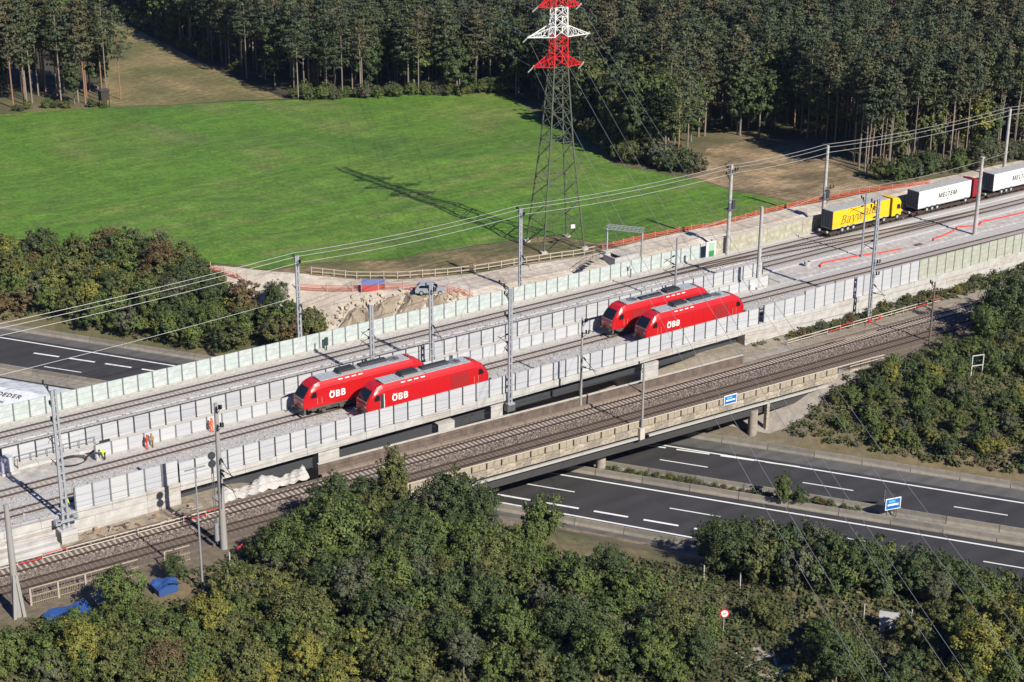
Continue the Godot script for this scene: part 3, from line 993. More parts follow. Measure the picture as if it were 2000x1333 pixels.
func barriers() -> void:
	var p := [mat("panel_white", 0.46, 0.47, 0.49, 0.6), mat("panel_white_b", 0.425, 0.435, 0.46, 0.6), mat("panel_white_c", 0.48, 0.485, 0.495, 0.6)]
	var gp := mat("panel_greenish", 0.39, 0.4, 0.33, 0.7, 0, "smooth", 5.0)
	var gl := [mat("panel_mint", 0.44, 0.5, 0.475, 0.5, 0, "smooth", 5.0), mat("panel_mint_b", 0.46, 0.5, 0.485, 0.5, 0, "smooth", 4.0)]
	var dark := mat("post_steel_dark", 0.055, 0.058, 0.065, 0.6, 0.2)
	var grey := mat("post_steel", 0.2, 0.215, 0.22, 0.55, 0.3)
	noise_barrier("tall front noise barrier of pale panels at the left end, beside the lattice mast", -54.0, 6, 0.0, 0.0, func(x): return 2.6, func(i): return p[i % 3], grey)
	noise_barrier("long front noise barrier of white panels in front of the red locomotives", -42.0, 44, 0.0, 0.0, func(x): return 2.25, func(i): return p[(i * 5) % 3], dark)
	noise_barrier("front noise barrier of taller pale panels right of the locomotives", 47.0, 16, 0.0, -0.02, func(x): return 2.5 if x < 55 else 3.02, func(i): return p[(i * 7) % 3], grey)
	noise_barrier("front noise barrier of grey green panels at the right edge", 79.0, 30, 0.0, -0.15, func(x): return 3.15, func(i): return gp, grey)
	noise_barrier("lower middle noise barrier on the rear edge of the front viaduct", -46.8, 53, -11.5, -0.05, func(x): return 1.5 if x < -30 else 1.45, func(i): return p[(i * 2) % 3], grey, true)
	noise_barrier("upper middle noise barrier along the front edge of the rear viaduct, with dark posts", -66.2, 64, -15.5, 0.0, func(x): return 1.95, func(i): return p[(i * 4) % 3], dark, true)
	noise_barrier("rear noise barrier of mint tinted clear panels at the back of the rear viaduct", -66.4, 63, -27.0, 0.0, func(x): return 2.15, func(i): return gl[i % 2], grey, true)
	# beige retaining wall behind the lorries
	var t := thing("retaining_wall", "beige concrete retaining wall behind the lorry train", "retaining wall", Vector3(90, -0.4, -27.0))
	for i in 18:
		var mb := MB.new()
		mb.bx(-28 + i * 4.0 + 0.02, -24 + i * 4.0 - 0.02, 0, 2.75, -0.15, 0.02 + 0.02 * (i % 2))
		part(t, "wall_panel", mb.done(), mat("beige_wall", 0.38, 0.36, 0.28, 0.85, 0, "fine", 5.0))
	part(t, "coping", bxm(-28, 44, 2.76, 2.9, -0.25, 0.12), mat("plinth", 0.5, 0.48, 0.44))
	part(t, "kerb", bxm(-28, 44, 0, 0.32, 0.3, 0.55), mat("plinth", 0.5, 0.48, 0.44))
	var d := thing("emergency_door", "green and white door panel at the end of the rear noise barrier", "door", Vector3(60.8, -0.3, -26.85))
	part(d, "frame", bxm(-0.1, 2.0, 0, 2.6, -0.08, 0.08), mat("door_white", 0.6, 0.62, 0.6))
	part(d, "green_field", bxm(0.45, 1.6, 0.1, 1.1, 0.084, 0.1), mat("door_green", 0.03, 0.22, 0.06, 0.5))
	part(d, "pale_field", bxm(0.45, 1.6, 1.14, 2.4, 0.084, 0.1), mat("door_mint", 0.33, 0.5, 0.36, 0.5))


func loco_ring(x: float, w: float, sh: float, rf: float) -> PackedVector3Array:
	var m := minf(2.1, sh - 0.1)
	return PackedVector3Array([Vector3(x, 1.12, -w * 0.97), Vector3(x, 1.12, w * 0.97), Vector3(x, 1.3, w), Vector3(x, m, w), Vector3(x, sh, w), Vector3(x, lerpf(sh, rf, 0.5), w * 0.9), Vector3(x, rf, w * 0.74), Vector3(x, rf + 0.05, 0), Vector3(x, rf, -w * 0.74), Vector3(x, lerpf(sh, rf, 0.5), -w * 0.9), Vector3(x, sh, -w), Vector3(x, m, -w), Vector3(x, 1.3, -w)])


func locomotive(label: String, x0: float, zc: float, turned: bool, logo: bool, open_door: bool) -> void:
	var L := 17.9
	var t := thing("diesel_locomotive", label, "locomotive", Vector3(x0 + L / 2, 0, zc), "red diesel locomotives on the viaduct")
	if turned:
		t.rotation.y = PI
	var red := mat("loco_red", 0.5, 0.011, 0.014, 0.32)
	red.clearcoat_enabled = true
	red.clearcoat = 0.4
	red.clearcoat_roughness = 0.25
	var red2 := mat("loco_grille", 0.33, 0.014, 0.014, 0.7)
	var seam := mat("loco_seam", 0.3, 0.006, 0.008, 0.6)
	var grey := mat("loco_roof", 0.36, 0.39, 0.4, 0.55, 0, "fine", 2.0)
	var dark := mat("loco_dark", 0.03, 0.033, 0.037, 0.6)
	var glass := mat("loco_glass", 0.012, 0.016, 0.02, 0.08)
	var under := mat("loco_under", 0.085, 0.078, 0.068, 0.8)
	var wheelm := mat("loco_wheel", 0.06, 0.05, 0.042, 0.6, 0.4)
	var white := mat("logo_white", 0.85, 0.84, 0.8, 0.5)
	var S := [[0.0, 1.16, 1.9, 2.02], [0.1, 1.24, 2.25, 2.42], [0.55, 1.34, 2.78, 3.06], [1.05, 1.4, 3.15, 3.62], [1.6, 1.43, 3.34, 3.98], [2.3, 1.44, 3.4, 4.17], [2.45, 1.435, 3.4, 4.18]]
	var rs := []
	for q in S:
		rs.push_back(loco_ring(q[0] - L / 2, q[1], q[2], q[3]))
	for i in S.size():
		var q = S[S.size() - 1 - i]
		rs.push_back(loco_ring(L / 2 - q[0], q[1], q[2], q[3]))
	var body := MB.new()
	body.rings(rs)
	var b := part(t, "body", body.done(), red)
	for e in [-1.0, 1.0]:
		var bs := Basis(Vector3.UP, 0.0 if e < 0 else PI)
		var off := Vector3(0, 0, 0)
		# windscreen: two sloped panes over the nose
		var w := MB.new()
		var P := [Vector3(0.1, 2.44, 0), Vector3(0.55, 3.1, 0), Vector3(1.0, 3.6, 0)]
		for k in 2:
			var A: Vector3 = P[k] - Vector3(L / 2, 0, 0); var B: Vector3 = P[k + 1] - Vector3(L / 2, 0, 0)
			var nn := Vector3(-(B.y - A.y), B.x - A.x, 0).normalized() * 0.045
			var wa := 0.98 if k == 0 else 1.02
			var wb := 1.02 if k == 0 else 0.9
			var z0 := Vector3(0, 0, wa); var z1 := Vector3(0, 0, wb)
			w.quad(A + nn - z0, A + nn + z0, B + nn + z1, B + nn - z1)
			w.quad(A + nn + z0, A - nn + z0, B - nn + z1, B + nn + z1)
			w.quad(A - nn - z0, A + nn - z0, B + nn - z1, B - nn - z1)
		part(t, "windscreen", w.done(), glass, off, bs)
		var fr := MB.new()
		fr.box(Vector3(-L / 2 + 0.06, 2.36, 0), Vector3(0.1, 0.06, 2.1))
		part(t, "windscreen_sill", fr.done(), mat("loco_trim", 0.35, 0.3, 0.3, 0.5), off, bs)
		for s in [-1.0, 1.0]:
			var lamp := MB.new()
			lamp.box(Vector3(-L / 2 - 0.015, 1.75, s * 0.85), Vector3(0.06, 0.16, 0.3))
			part(t, "headlight", lamp.done(), mat("lamp_glass", 0.5, 0.5, 0.48, 0.2), off, bs)
			var bf := MB.new()
			bf.tube(PackedVector3Array([Vector3(-L / 2 + 0.1, 1.03, s * 0.88), Vector3(-L / 2 - 0.45, 1.03, s * 0.88)]), 0.13, 0.11, 8)
			bf.tube(PackedVector3Array([Vector3(-L / 2 - 0.45, 1.03, s * 0.88), Vector3(-L / 2 - 0.53, 1.03, s * 0.88)]), 0.27, 0.27, 12)
			part(t, "buffer", bf.done(), dark, off, bs)
			# cab side window and door
			var ww := MB.new()
			ww.prism(poly([0.98, 2.42, 1.72, 2.42, 1.72, 3.1, 1.3, 3.12, 1.0, 2.75]), -0.02, 0.02, Transform3D(Basis(), Vector3(-L / 2, 0, s * 1.445)))
			part(t, "cab_window", ww.done(), glass, off, bs)
			var rails := MB.new()
			rails.rod(Vector3(-L / 2 + 1.78, 1.5, s * 1.49), Vector3(-L / 2 + 1.78, 2.35, s * 1.49), 0.025)
			rails.rod(Vector3(-L / 2 + 2.42, 1.5, s * 1.49), Vector3(-L / 2 + 2.42, 2.35, s * 1.49), 0.025)
			part(t, "hand_rail", rails.done(), mat("rail_yellow", 0.55, 0.5, 0.3, 0.5), off, bs)
			if not (open_door and e < 0 and s > 0):
				var dm := MB.new()
				dm.box(Vector3(-L / 2 + 2.1, 2.2, s * 1.437), Vector3(0.56, 1.9, 0.03))
				part(t, "door", dm.done(), red, off, bs)
		var plow := MB.new()
		plow.box(Vector3(-L / 2 + 0.2, 0.78, 0), Vector3(0.3, 0.68, 2.3))
		plow.box(Vector3(-L / 2 + 0.05, 0.4, 0), Vector3(0.12, 0.35, 2.0))
		part(t, "buffer_beam", plow.done(), under, off, bs)
		# bogie with three wheelsets' worth of frame and two wheels a side
		var bg := MB.new()
		for s in [-1.0, 1.0]:
			bg.bx(-6.75, -3.15, 0.45, 0.72, s * 1.0 - 0.09, s * 1.0 + 0.09)
			for bx_ in [-6.2, -3.7]:
				bg.bx(bx_ - 0.28, bx_ + 0.28, 0.32, 0.66, s * 1.05, s * 1.05 + s * 0.22)
				bg.rod(Vector3(bx_ - 0.5, 0.5, s * 1.12), Vector3(bx_ - 0.5, 0.95, s * 1.12), 0.09, 6)
				bg.rod(Vector3(bx_ + 0.5, 0.5, s * 1.12), Vector3(bx_ + 0.5, 0.95, s * 1.12), 0.09, 6)
			bg.rod(Vector3(-5.6, 0.75, s * 1.2), Vector3(-4.3, 0.55, s * 1.2), 0.06, 6)
		var bo := part(t, "bogie", bg.done(), under, off, bs)
		for wx in [-6.2, -3.7]:
			for s in [-0.75, 0.75]:
				var wm := MB.new()
				wm.tube(PackedVector3Array([Vector3(wx, 0.5, s - 0.07), Vector3(wx, 0.5, s + 0.07)]), 0.5, 0.5, 16)
				part(bo, "wheel", wm.done(), wheelm)
	# underframe and tank
	var uf := MB.new()
	uf.bx(-L / 2 + 0.5, L / 2 - 0.5, 0.9, 1.12, -1.36, 1.36)
	uf.bx(-2.9, 2.9, 0.35, 0.9, -1.25, 1.25)
	for i in 9:
		uf.bx(-7.9 + i * 1.9, -7.2 + i * 1.9, 0.68, 0.9, -1.33, 1.33)
	part(t, "underframe", uf.done(), under)
	# side details
	for s in [-1.0, 1.0]:
		var sm := MB.new()
		for x in [2.5, 4.4, 6.3, 8.2, 10.1, 12.0, 15.4]:
			sm.box(Vector3(x - L / 2, 2.26, s * 1.437), Vector3(0.035, 2.2, 0.012))
		sm.box(Vector3(0, 3.41, s * 1.428), Vector3(13.0, 0.05, 0.05))
		part(t, "panel_seams", sm.done(), seam)
		for gxp in [12.75, 14.05]:
			var gm := MB.new()
			for k in 11:
				gm.box(Vector3(gxp + 0.0 - L / 2 + 0.0, 1.5 + k * 0.165, s * 1.445), Vector3(1.22, 0.1, 0.03), Basis(Vector3.RIGHT, s * 0.5))
			gm.box(Vector3(gxp - L / 2, 2.32, s * 1.437), Vector3(1.24, 1.8, 0.012))
			part(t, "cooling_grille", gm.done(), red2)
		for k in 4:
			var st := MB.new()
			st.box(Vector3(5.2 + k * 0.95 - L / 2, 3.92, s * 1.2), Vector3(0.6, 0.07, 0.12), Basis(Vector3.RIGHT, s * 0.75))
			part(t, "roof_step", st.done(), white)
	if open_door:
		part(t, "open_doorway", bxm(1.82 - L / 2, 2.28 - L / 2, 1.3, 3.15, 1.41, 1.452), dark)
		part(t, "door_edge", bxm(2.28 - L / 2, 2.36 - L / 2, 1.3, 3.15, 1.41, 1.49), white)
	# roof
	var rf := MB.new()
	rf.bx(2.55 - L / 2, 5.0 - L / 2, 4.17, 4.27, -1.02, 1.02)
	rf.bx(5.05 - L / 2, 8.6 - L / 2, 4.16, 4.24, -1.02, 1.02)
	rf.bx(8.65 - L / 2, 15.3 - L / 2, 4.17, 4.26, -1.02, 1.02)
	part(t, "roof", rf.done(), grey)
	var eb := MB.new()
	eb.prism(poly([5.3 - L / 2, 4.25, 8.0 - L / 2, 4.25, 7.8 - L / 2, 4.68, 5.6 - L / 2, 4.68]), -0.75, 0.4)
	var ebp := part(t, "exhaust_housing", eb.done(), dark)
	var pm := MB.new()
	pm.bx(5.6 - L / 2, 8.4 - L / 2, 4.25, 4.42, 0.5, 0.78)
	part(ebp, "pipe_casing", pm.done(), mat("pipe_grey", 0.28, 0.27, 0.24, 0.5))
	var hm := MB.new()
	hm.prism(poly([-0.95, 4.26, 0.2, 4.26, -0.1, 4.52, -0.8, 4.52]), 8.8 - L / 2, 12.6 - L / 2, Transform3D(Basis(Vector3(0, 0, 1), Vector3.UP, Vector3(-1, 0, 0)), Vector3(2 * (10.7 - L / 2), 0, 0)))
	part(t, "roof_hatch", hm.done(), dark)
	var fan := MB.new()
	fan.tube(PackedVector3Array([Vector3(13.55 - L / 2, 4.24, 0), Vector3(13.55 - L / 2, 4.36, 0)]), 0.78, 0.74, 20)
	var fp := part(t, "fan_cowl", fan.done(), mat("fan_grey", 0.2, 0.2, 0.2, 0.5))
	var blades := MB.new()
	for k in 7:
		blades.box(Vector3(13.55 - L / 2, 4.37, 0) + Vector3(cos(k * TAU / 7), 0, sin(k * TAU / 7)) * 0.36, Vector3(0.62, 0.02, 0.1), Basis(Vector3.UP, -k * TAU / 7) * Basis(Vector3.RIGHT, 0.4))
	part(fp, "fan_blades", blades.done(), dark)
	for e in [-1.0, 1.0]:
		var horn := MB.new()
		horn.rod(Vector3(e * (L / 2 - 2.5), 4.28, -0.5), Vector3(e * (L / 2 - 2.5), 4.28, 0.5), 0.06, 6)
		horn.rod(Vector3(e * (L / 2 - 2.3), 4.2, 0.2), Vector3(e * (L / 2 - 2.3), 4.6, 0.2), 0.03, 5)
		part(t, "horn", horn.done(), dark)
	if logo:
		for s in [1.0]:
			var side := (-1.0 if turned else 1.0)
			var o := part(t, "lettering", text_mesh("OBB", 0.84), white, Vector3(4.6 - L / 2, 2.3, 1.448))
			var tick := MB.new()
			tick.box(Vector3(-0.84, 0.42, 0.008), Vector3(0.1, 0.38, 0.03), Basis(Vector3.BACK, 0.5))
			tick.box(Vector3(-0.54, 0.38, 0.008), Vector3(0.1, 0.32, 0.03), Basis(Vector3.BACK, -0.65))
			part(o, "umlaut_strokes", tick.done(), white)


func locomotives() -> void:
	locomotive("red diesel locomotive rear left, its nose in full view beside the lower barrier", -22.0, -8.63, false, true, false)
	locomotive("red diesel locomotive front left with an open black cab doorway", -16.35, -3.43, false, true, true)
	locomotive("red diesel locomotive rear right, half hidden behind the one in front of it", 25.85, -8.6, true, false, false)
	locomotive("red diesel locomotive front right with white lettering nearest the bridge end", 27.4, -3.43, false, true, false)


func lorry(label: String, x0: float, box_m: Material, cab_m: Material, side_text: String, script: bool) -> void:
	var z := -24.0
	var t := thing("articulated_lorry", label, "lorry", Vector3(x0 + 8.2, 0.75, z), "lorries riding on the railway wagons")
	var trim := mat("lorry_trim", 0.42, 0.42, 0.43, 0.5)
	var dark := mat("lorry_dark", 0.03, 0.03, 0.035, 0.7)
	var o := -8.2
	var body := MB.new()
	body.bx(o, o + 13.4, 0.62, 3.45, -1.26, 1.26)
	part(t, "trailer", body.done(), box_m)
	part(t, "trailer_roof", bxm(o + 0.02, o + 13.38, 3.454, 3.49, -1.24, 1.24), mat("lorry_roof", 0.4, 0.4, 0.38, 0.6, 0, "fine", 3.0))
	part(t, "lower_rail", bxm(o + 0.03, o + 13.37, 0.44, 0.616, -1.25, 1.25), trim)
	var back := part(t, "rear_doors", bxm(o - 0.04, o - 0.004, 0.55, 3.42, -1.22, 1.22), mat("lorry_back", 0.1, 0.105, 0.12, 0.6))
	for k in 4:
		part(back, "door_bar", bxm(o - 0.09, o - 0.044, 0.7, 3.3, -0.9 + k * 0.6 - 0.03, -0.9 + k * 0.6 + 0.03), dark)
	for f in [3.0, 6.3, 9.7]:
		part(t, "side_seam", bxm(o + f, o + f + 0.05, 0.64, 3.43, 1.262, 1.275), trim)
	part(t, "side_seam", bxm(o + 0.1, o + 13.3, 1.9, 1.93, 1.262, 1.272), trim)
	var cab := MB.new()
	cab.prism(poly([14.1 + o, 0.3, 16.35 + o, 0.3, 16.42 + o, 1.2, 16.2 + o, 2.6, 15.7 + o, 3.2, 14.3 + o, 3.5, 14.1 + o, 3.4]), -1.22, 1.22)
	var cp := part(t, "cab", cab.done(), cab_m)
	var ws := MB.new()
	ws.quad(Vector3(16.43 + o, 1.3, 1.05), Vector3(16.43 + o, 1.3, -1.05), Vector3(16.23 + o, 2.5, -1.0), Vector3(16.23 + o, 2.5, 1.0))
	part(cp, "windscreen", ws.done(), mat("loco_glass", 0.012, 0.016, 0.02, 0.08))
	for s in [-1.0, 1.0]:
		var sw := MB.new()
		sw.prism(poly([15.25 + o, 1.45, 16.1 + o, 1.35, 16.0 + o, 2.2, 15.25 + o, 2.2]), -0.012, 0.012, Transform3D(Basis(), Vector3(0, 0, s * 1.225)))
		part(cp, "side_window", sw.done(), mat("loco_glass", 0.012, 0.016, 0.02, 0.08))
		var mr := MB.new()
		mr.bx(16.2 + o, 16.4 + o, 1.5, 2.2, s * 1.25, s * 1.45)
		part(cp, "mirror", mr.done(), dark)
		for wx in [2.3, 3.6, 4.9, 12.2, 15.4]:
			var wm := MB.new()
			wm.tube(PackedVector3Array([Vector3(wx + o, 0.1, s * 1.2 - 0.14), Vector3(wx + o, 0.1, s * 1.2 + 0.14)]), 0.5, 0.5, 14)
			var w := part(t, "wheel", wm.done(), mat("tyre", 0.02, 0.02, 0.02, 0.9))
			var hm := MB.new()
			hm.tube(PackedVector3Array([Vector3(wx + o, 0.1, s * 1.345), Vector3(wx + o, 0.1, s * 1.36)]), 0.26, 0.24, 10)
			part(w, "rim", hm.done(), trim)
	part(t, "chassis", bxm(o + 0.4, o + 16.0, 0.08, 0.42, -0.5, 0.5), dark)
	var ink := mat("lettering_dark", 0.035, 0.035, 0.045, 0.7)
	if script:
		var sh := Basis(Vector3(1, 0.02, 0), Vector3(0.28, 1, 0), Vector3(0, 0, 1))
		part(t, "lettering", text_mesh("Bayw", 1.45, false, "Droid Serif"), mat("script_ink", 0.2, 0.1, 0.01, 0.7), Vector3(o + 4.6, 1.75, 1.27), sh)
		part(t, "lettering", text_mesh("aler", 1.45, false, "Droid Serif"), mat("script_ink", 0.2, 0.1, 0.01, 0.7), Vector3(o + 9.2, 2.35, 1.27), sh)
	else:
		part(t, "lettering", text_mesh(side_text, 0.85), ink, Vector3(o + 7.4, 2.0, 1.27), Basis(Vector3(1, 0, 0), Vector3(0.15, 1, 0), Vector3(0, 0, 1)))
		for k in [-1.0, 1.0]:
			var em := MB.new()
			em.prism(poly([-0.28, -0.1, 0.02, -0.12, 0.28, 0.1, -0.02, 0.14]), 0, 0.012, Transform3D(Basis(), Vector3(o + 7.45, 2.02 + k * 0.8, 1.263)))
			part(t, "emblem", em.done(), ink)


func goods_train() -> void:
	var rusty := mat("wagon_rust", 0.065, 0.042, 0.03, 0.85, 0, "fine", 1.5)
	var dark := mat("loco_dark", 0.03, 0.033, 0.037, 0.6)
	var names := ["under the yellow lorry", "under the white lorry with the dark red cab", "under the white lorry at the right edge", "beyond the right edge"]
	for i in 4:
		var x0 := 83.6 + i * 19.6
		var t := thing("low_floor_wagon", "rusty low floor railway wagon " + names[i], "railway wagon", Vector3(x0 + 9.6, 0.0, -24.0), "low floor wagons of the lorry train")
		part(t, "deck", bxm(-9.4, 9.4, 0.42, 0.6, -1.3, 1.3), rusty)
		for s in [-1.0, 1.0]:
			var rm := MB.new()
			rm.bx(-9.4, 9.4, 0.6, 0.74, s * 1.26 - 0.05, s * 1.26 + 0.05)
			for k in 12:
				rm.bx(-9.0 + k * 1.6, -8.7 + k * 1.6, 0.25, 0.44, s * 1.2 - 0.1, s * 1.2 + 0.1)
			part(t, "side_rail", rm.done(), rusty)
			part(t, "buffer", bxm(-9.75, -9.4, 0.7, 1.0, s * 0.85 - 0.15, s * 0.85 + 0.15), mat("buffer_pale", 0.4, 0.38, 0.36))
		for bx_ in [-7.0, -3.6, 3.6, 7.0]:
			var bm := MB.new()
			for k in 4:
				for s in [-0.75, 0.75]:
					var xx: float = bx_ - 1.05 + k * 0.7
					bm.tube(PackedVector3Array([Vector3(xx, 0.19, s - 0.06), Vector3(xx, 0.19, s + 0.06)]), 0.19, 0.19, 10)
			bm.bx(bx_ - 1.3, bx_ + 1.3, 0.16, 0.3, -1.05, -0.9)
			bm.bx(bx_ - 1.3, bx_ + 1.3, 0.16, 0.3, 0.9, 1.05)
			part(t, "bogie", bm.done(), dark)
	lorry("yellow articulated lorry with dark script lettering, last on the lorry train", 84.4, mat("lorry_yellow", 0.78, 0.5, 0.008, 0.5), mat("lorry_yellow", 0.78, 0.5, 0.008, 0.5), "", true)
	lorry("white articulated lorry with a dark red cab, behind the yellow lorry", 104.9, mat("lorry_white", 0.75, 0.75, 0.74, 0.5), mat("cab_red", 0.25, 0.012, 0.02, 0.4), "MELTEM", false)
	lorry("white articulated lorry at the right edge with its dark blue rear doors in view", 124.4, mat("lorry_white", 0.75, 0.75, 0.74, 0.5), mat("cab_red", 0.25, 0.012, 0.02, 0.4), "MELTEM", false)


# ------------------------------------------------------------------ masts, wires, pylon
func insulator(mb: MB, a: Vector3, b: Vector3) -> void:
	mb.tube(PackedVector3Array([a, b]), 0.035, 0.035, 5)
	for k in 5:
		var p := a.lerp(b, 0.15 + k * 0.17)
		var d := (b - a).normalized() * 0.03
		mb.tube(PackedVector3Array([p - d, p + d]), 0.11, 0.11, 8)


func arm_part(t: Node3D, y: float, z: float, reach: float, kind: String, m: Material) -> void:   # an arm along z (sign of reach)
	var s := signf(reach)
	var mb := MB.new()
	var ins := MB.new()
	if kind == "cantilever":
		mb.rod(Vector3(0, y, z), Vector3(0, y + 0.25, z + reach), 0.045, 5)
		mb.rod(Vector3(0, y + 1.35, z), Vector3(0, y + 0.2, z + reach * 0.85), 0.035, 5)
		mb.rod(Vector3(0, y + 0.2, z + reach * 0.8), Vector3(0, y - 0.45, z + reach * 1.05), 0.03, 5)
		insulator(ins, Vector3(0, y, z + s * 0.25), Vector3(0, y + 0.06, z + s * 0.8))
		insulator(ins, Vector3(0, y + 1.3, z + s * 0.25), Vector3(0, y + 1.0, z + s * 0.75))
	else:
		mb.rod(Vector3(0, y, z), Vector3(0, y + 0.35, z + reach), 0.05, 5)
		mb.rod(Vector3(0, y - 0.5, z), Vector3(0, y + 0.1, z + reach * 0.6), 0.035, 5)
		for k in [0.55, 1.0]:
			insulator(ins, Vector3(0, y + 0.35 * k, z + reach * k), Vector3(0, y + 0.35 * k + 0.5, z + reach * k))
	var a := part(t, "bracket_arm", mb.done(), m)
	part(a, "insulator", ins.done(), mat("insulator", 0.035, 0.03, 0.03, 0.35))


func lattice_mast(label: String, at: Vector3, top: float, arms: Array, wide := 0.62) -> Node3D:
	var t := thing("lattice_mast", label, "catenary mast", at, "steel catenary masts of the new line")
	var gal := mat("galvanised", 0.42, 0.44, 0.47, 0.5, 0.35)
	var dk := mat("mast_shade_steel", 0.05, 0.053, 0.06, 0.6, 0.2)
	var h := top - at.y
	var w := wide / 2
	for s in [-1.0, 1.0]:
		var mb := MB.new()
		var u := Vector3(s * w * 0.68, 0, 0)
		mb.bar(u, u * 0.72 + Vector3(0, h, 0), w * 0.62, 0.24)
		part(t, "channel", mb.done(), gal)
	var k := int(h / 0.95)
	for i in k:
		for f in [-1.0, 1.0]:
			var bm := MB.new()
			bm.box(Vector3(0, 0.6 + i * 0.95, f * 0.122), Vector3(w * 0.9, 0.2, 0.012))
			part(t, "batten_plate", bm.done(), gal)
	part(t, "base_plate", bxm(-0.5, 0.5, -0.12, 0.06, -0.45, 0.45), gal)
	for q in arms:
		arm_part(t, q[0] - at.y, -0.12 if q[1] < 0 else 0.12, q[1], q[2], dk)
	return t


func pole_mast(called: String, label: String, cat: String, at: Vector3, top: float, r0: float, r1: float, m: Material, arms: Array, group := "") -> Node3D:
	var t := thing(called, label, cat, at, group)
	var mb := MB.new()
	mb.tube(PackedVector3Array([Vector3(0, -0.3, 0), Vector3(0, (top - at.y) * 0.5, 0), Vector3(0, top - at.y, 0)]), r0, r1, 10)
	part(t, "pole", mb.done(), m)
	for q in arms:
		arm_part(t, q[0] - at.y, -r1 if q[1] < 0 else r1, q[1], q[2], mat("mast_shade_steel", 0.05, 0.053, 0.06, 0.6, 0.2))
	return t


func transformer(t: Node3D, y: float) -> void:
	var gal := mat("dull_steel", 0.16, 0.17, 0.18, 0.6, 0.3)
	var mb := MB.new()
	mb.bx(-0.75, 0.85, y - 0.9, y - 0.8, -0.6, 0.6)
	for a in [-0.75, 0.85]:
		for b in [-0.6, 0.6]:
			mb.rod(Vector3(a, y - 0.85, b), Vector3(a, y + 0.75, b), 0.04)
	mb.rod(Vector3(-0.75, y + 0.75, 0.6), Vector3(0.85, y + 0.75, 0.6), 0.04)
	mb.rod(Vector3(0.85, y + 0.75, -0.6), Vector3(0.85, y + 0.75, 0.6), 0.04)
	mb.rod(Vector3(0, y - 2.2, 0.1), Vector3(0.8, y - 0.9, 0.5), 0.05)
	var p := part(t, "switch_platform", mb.done(), gal)
	part(p, "switch_box", bxm(-0.55, -0.15, y - 0.75, y + 0.2, 0.15, 0.5), gal)
	part(p, "switch_box", bxm(0.1, 0.7, y - 0.75, y + 0.5, 0.2, 0.5), mat("mast_shade_steel", 0.05, 0.053, 0.06))


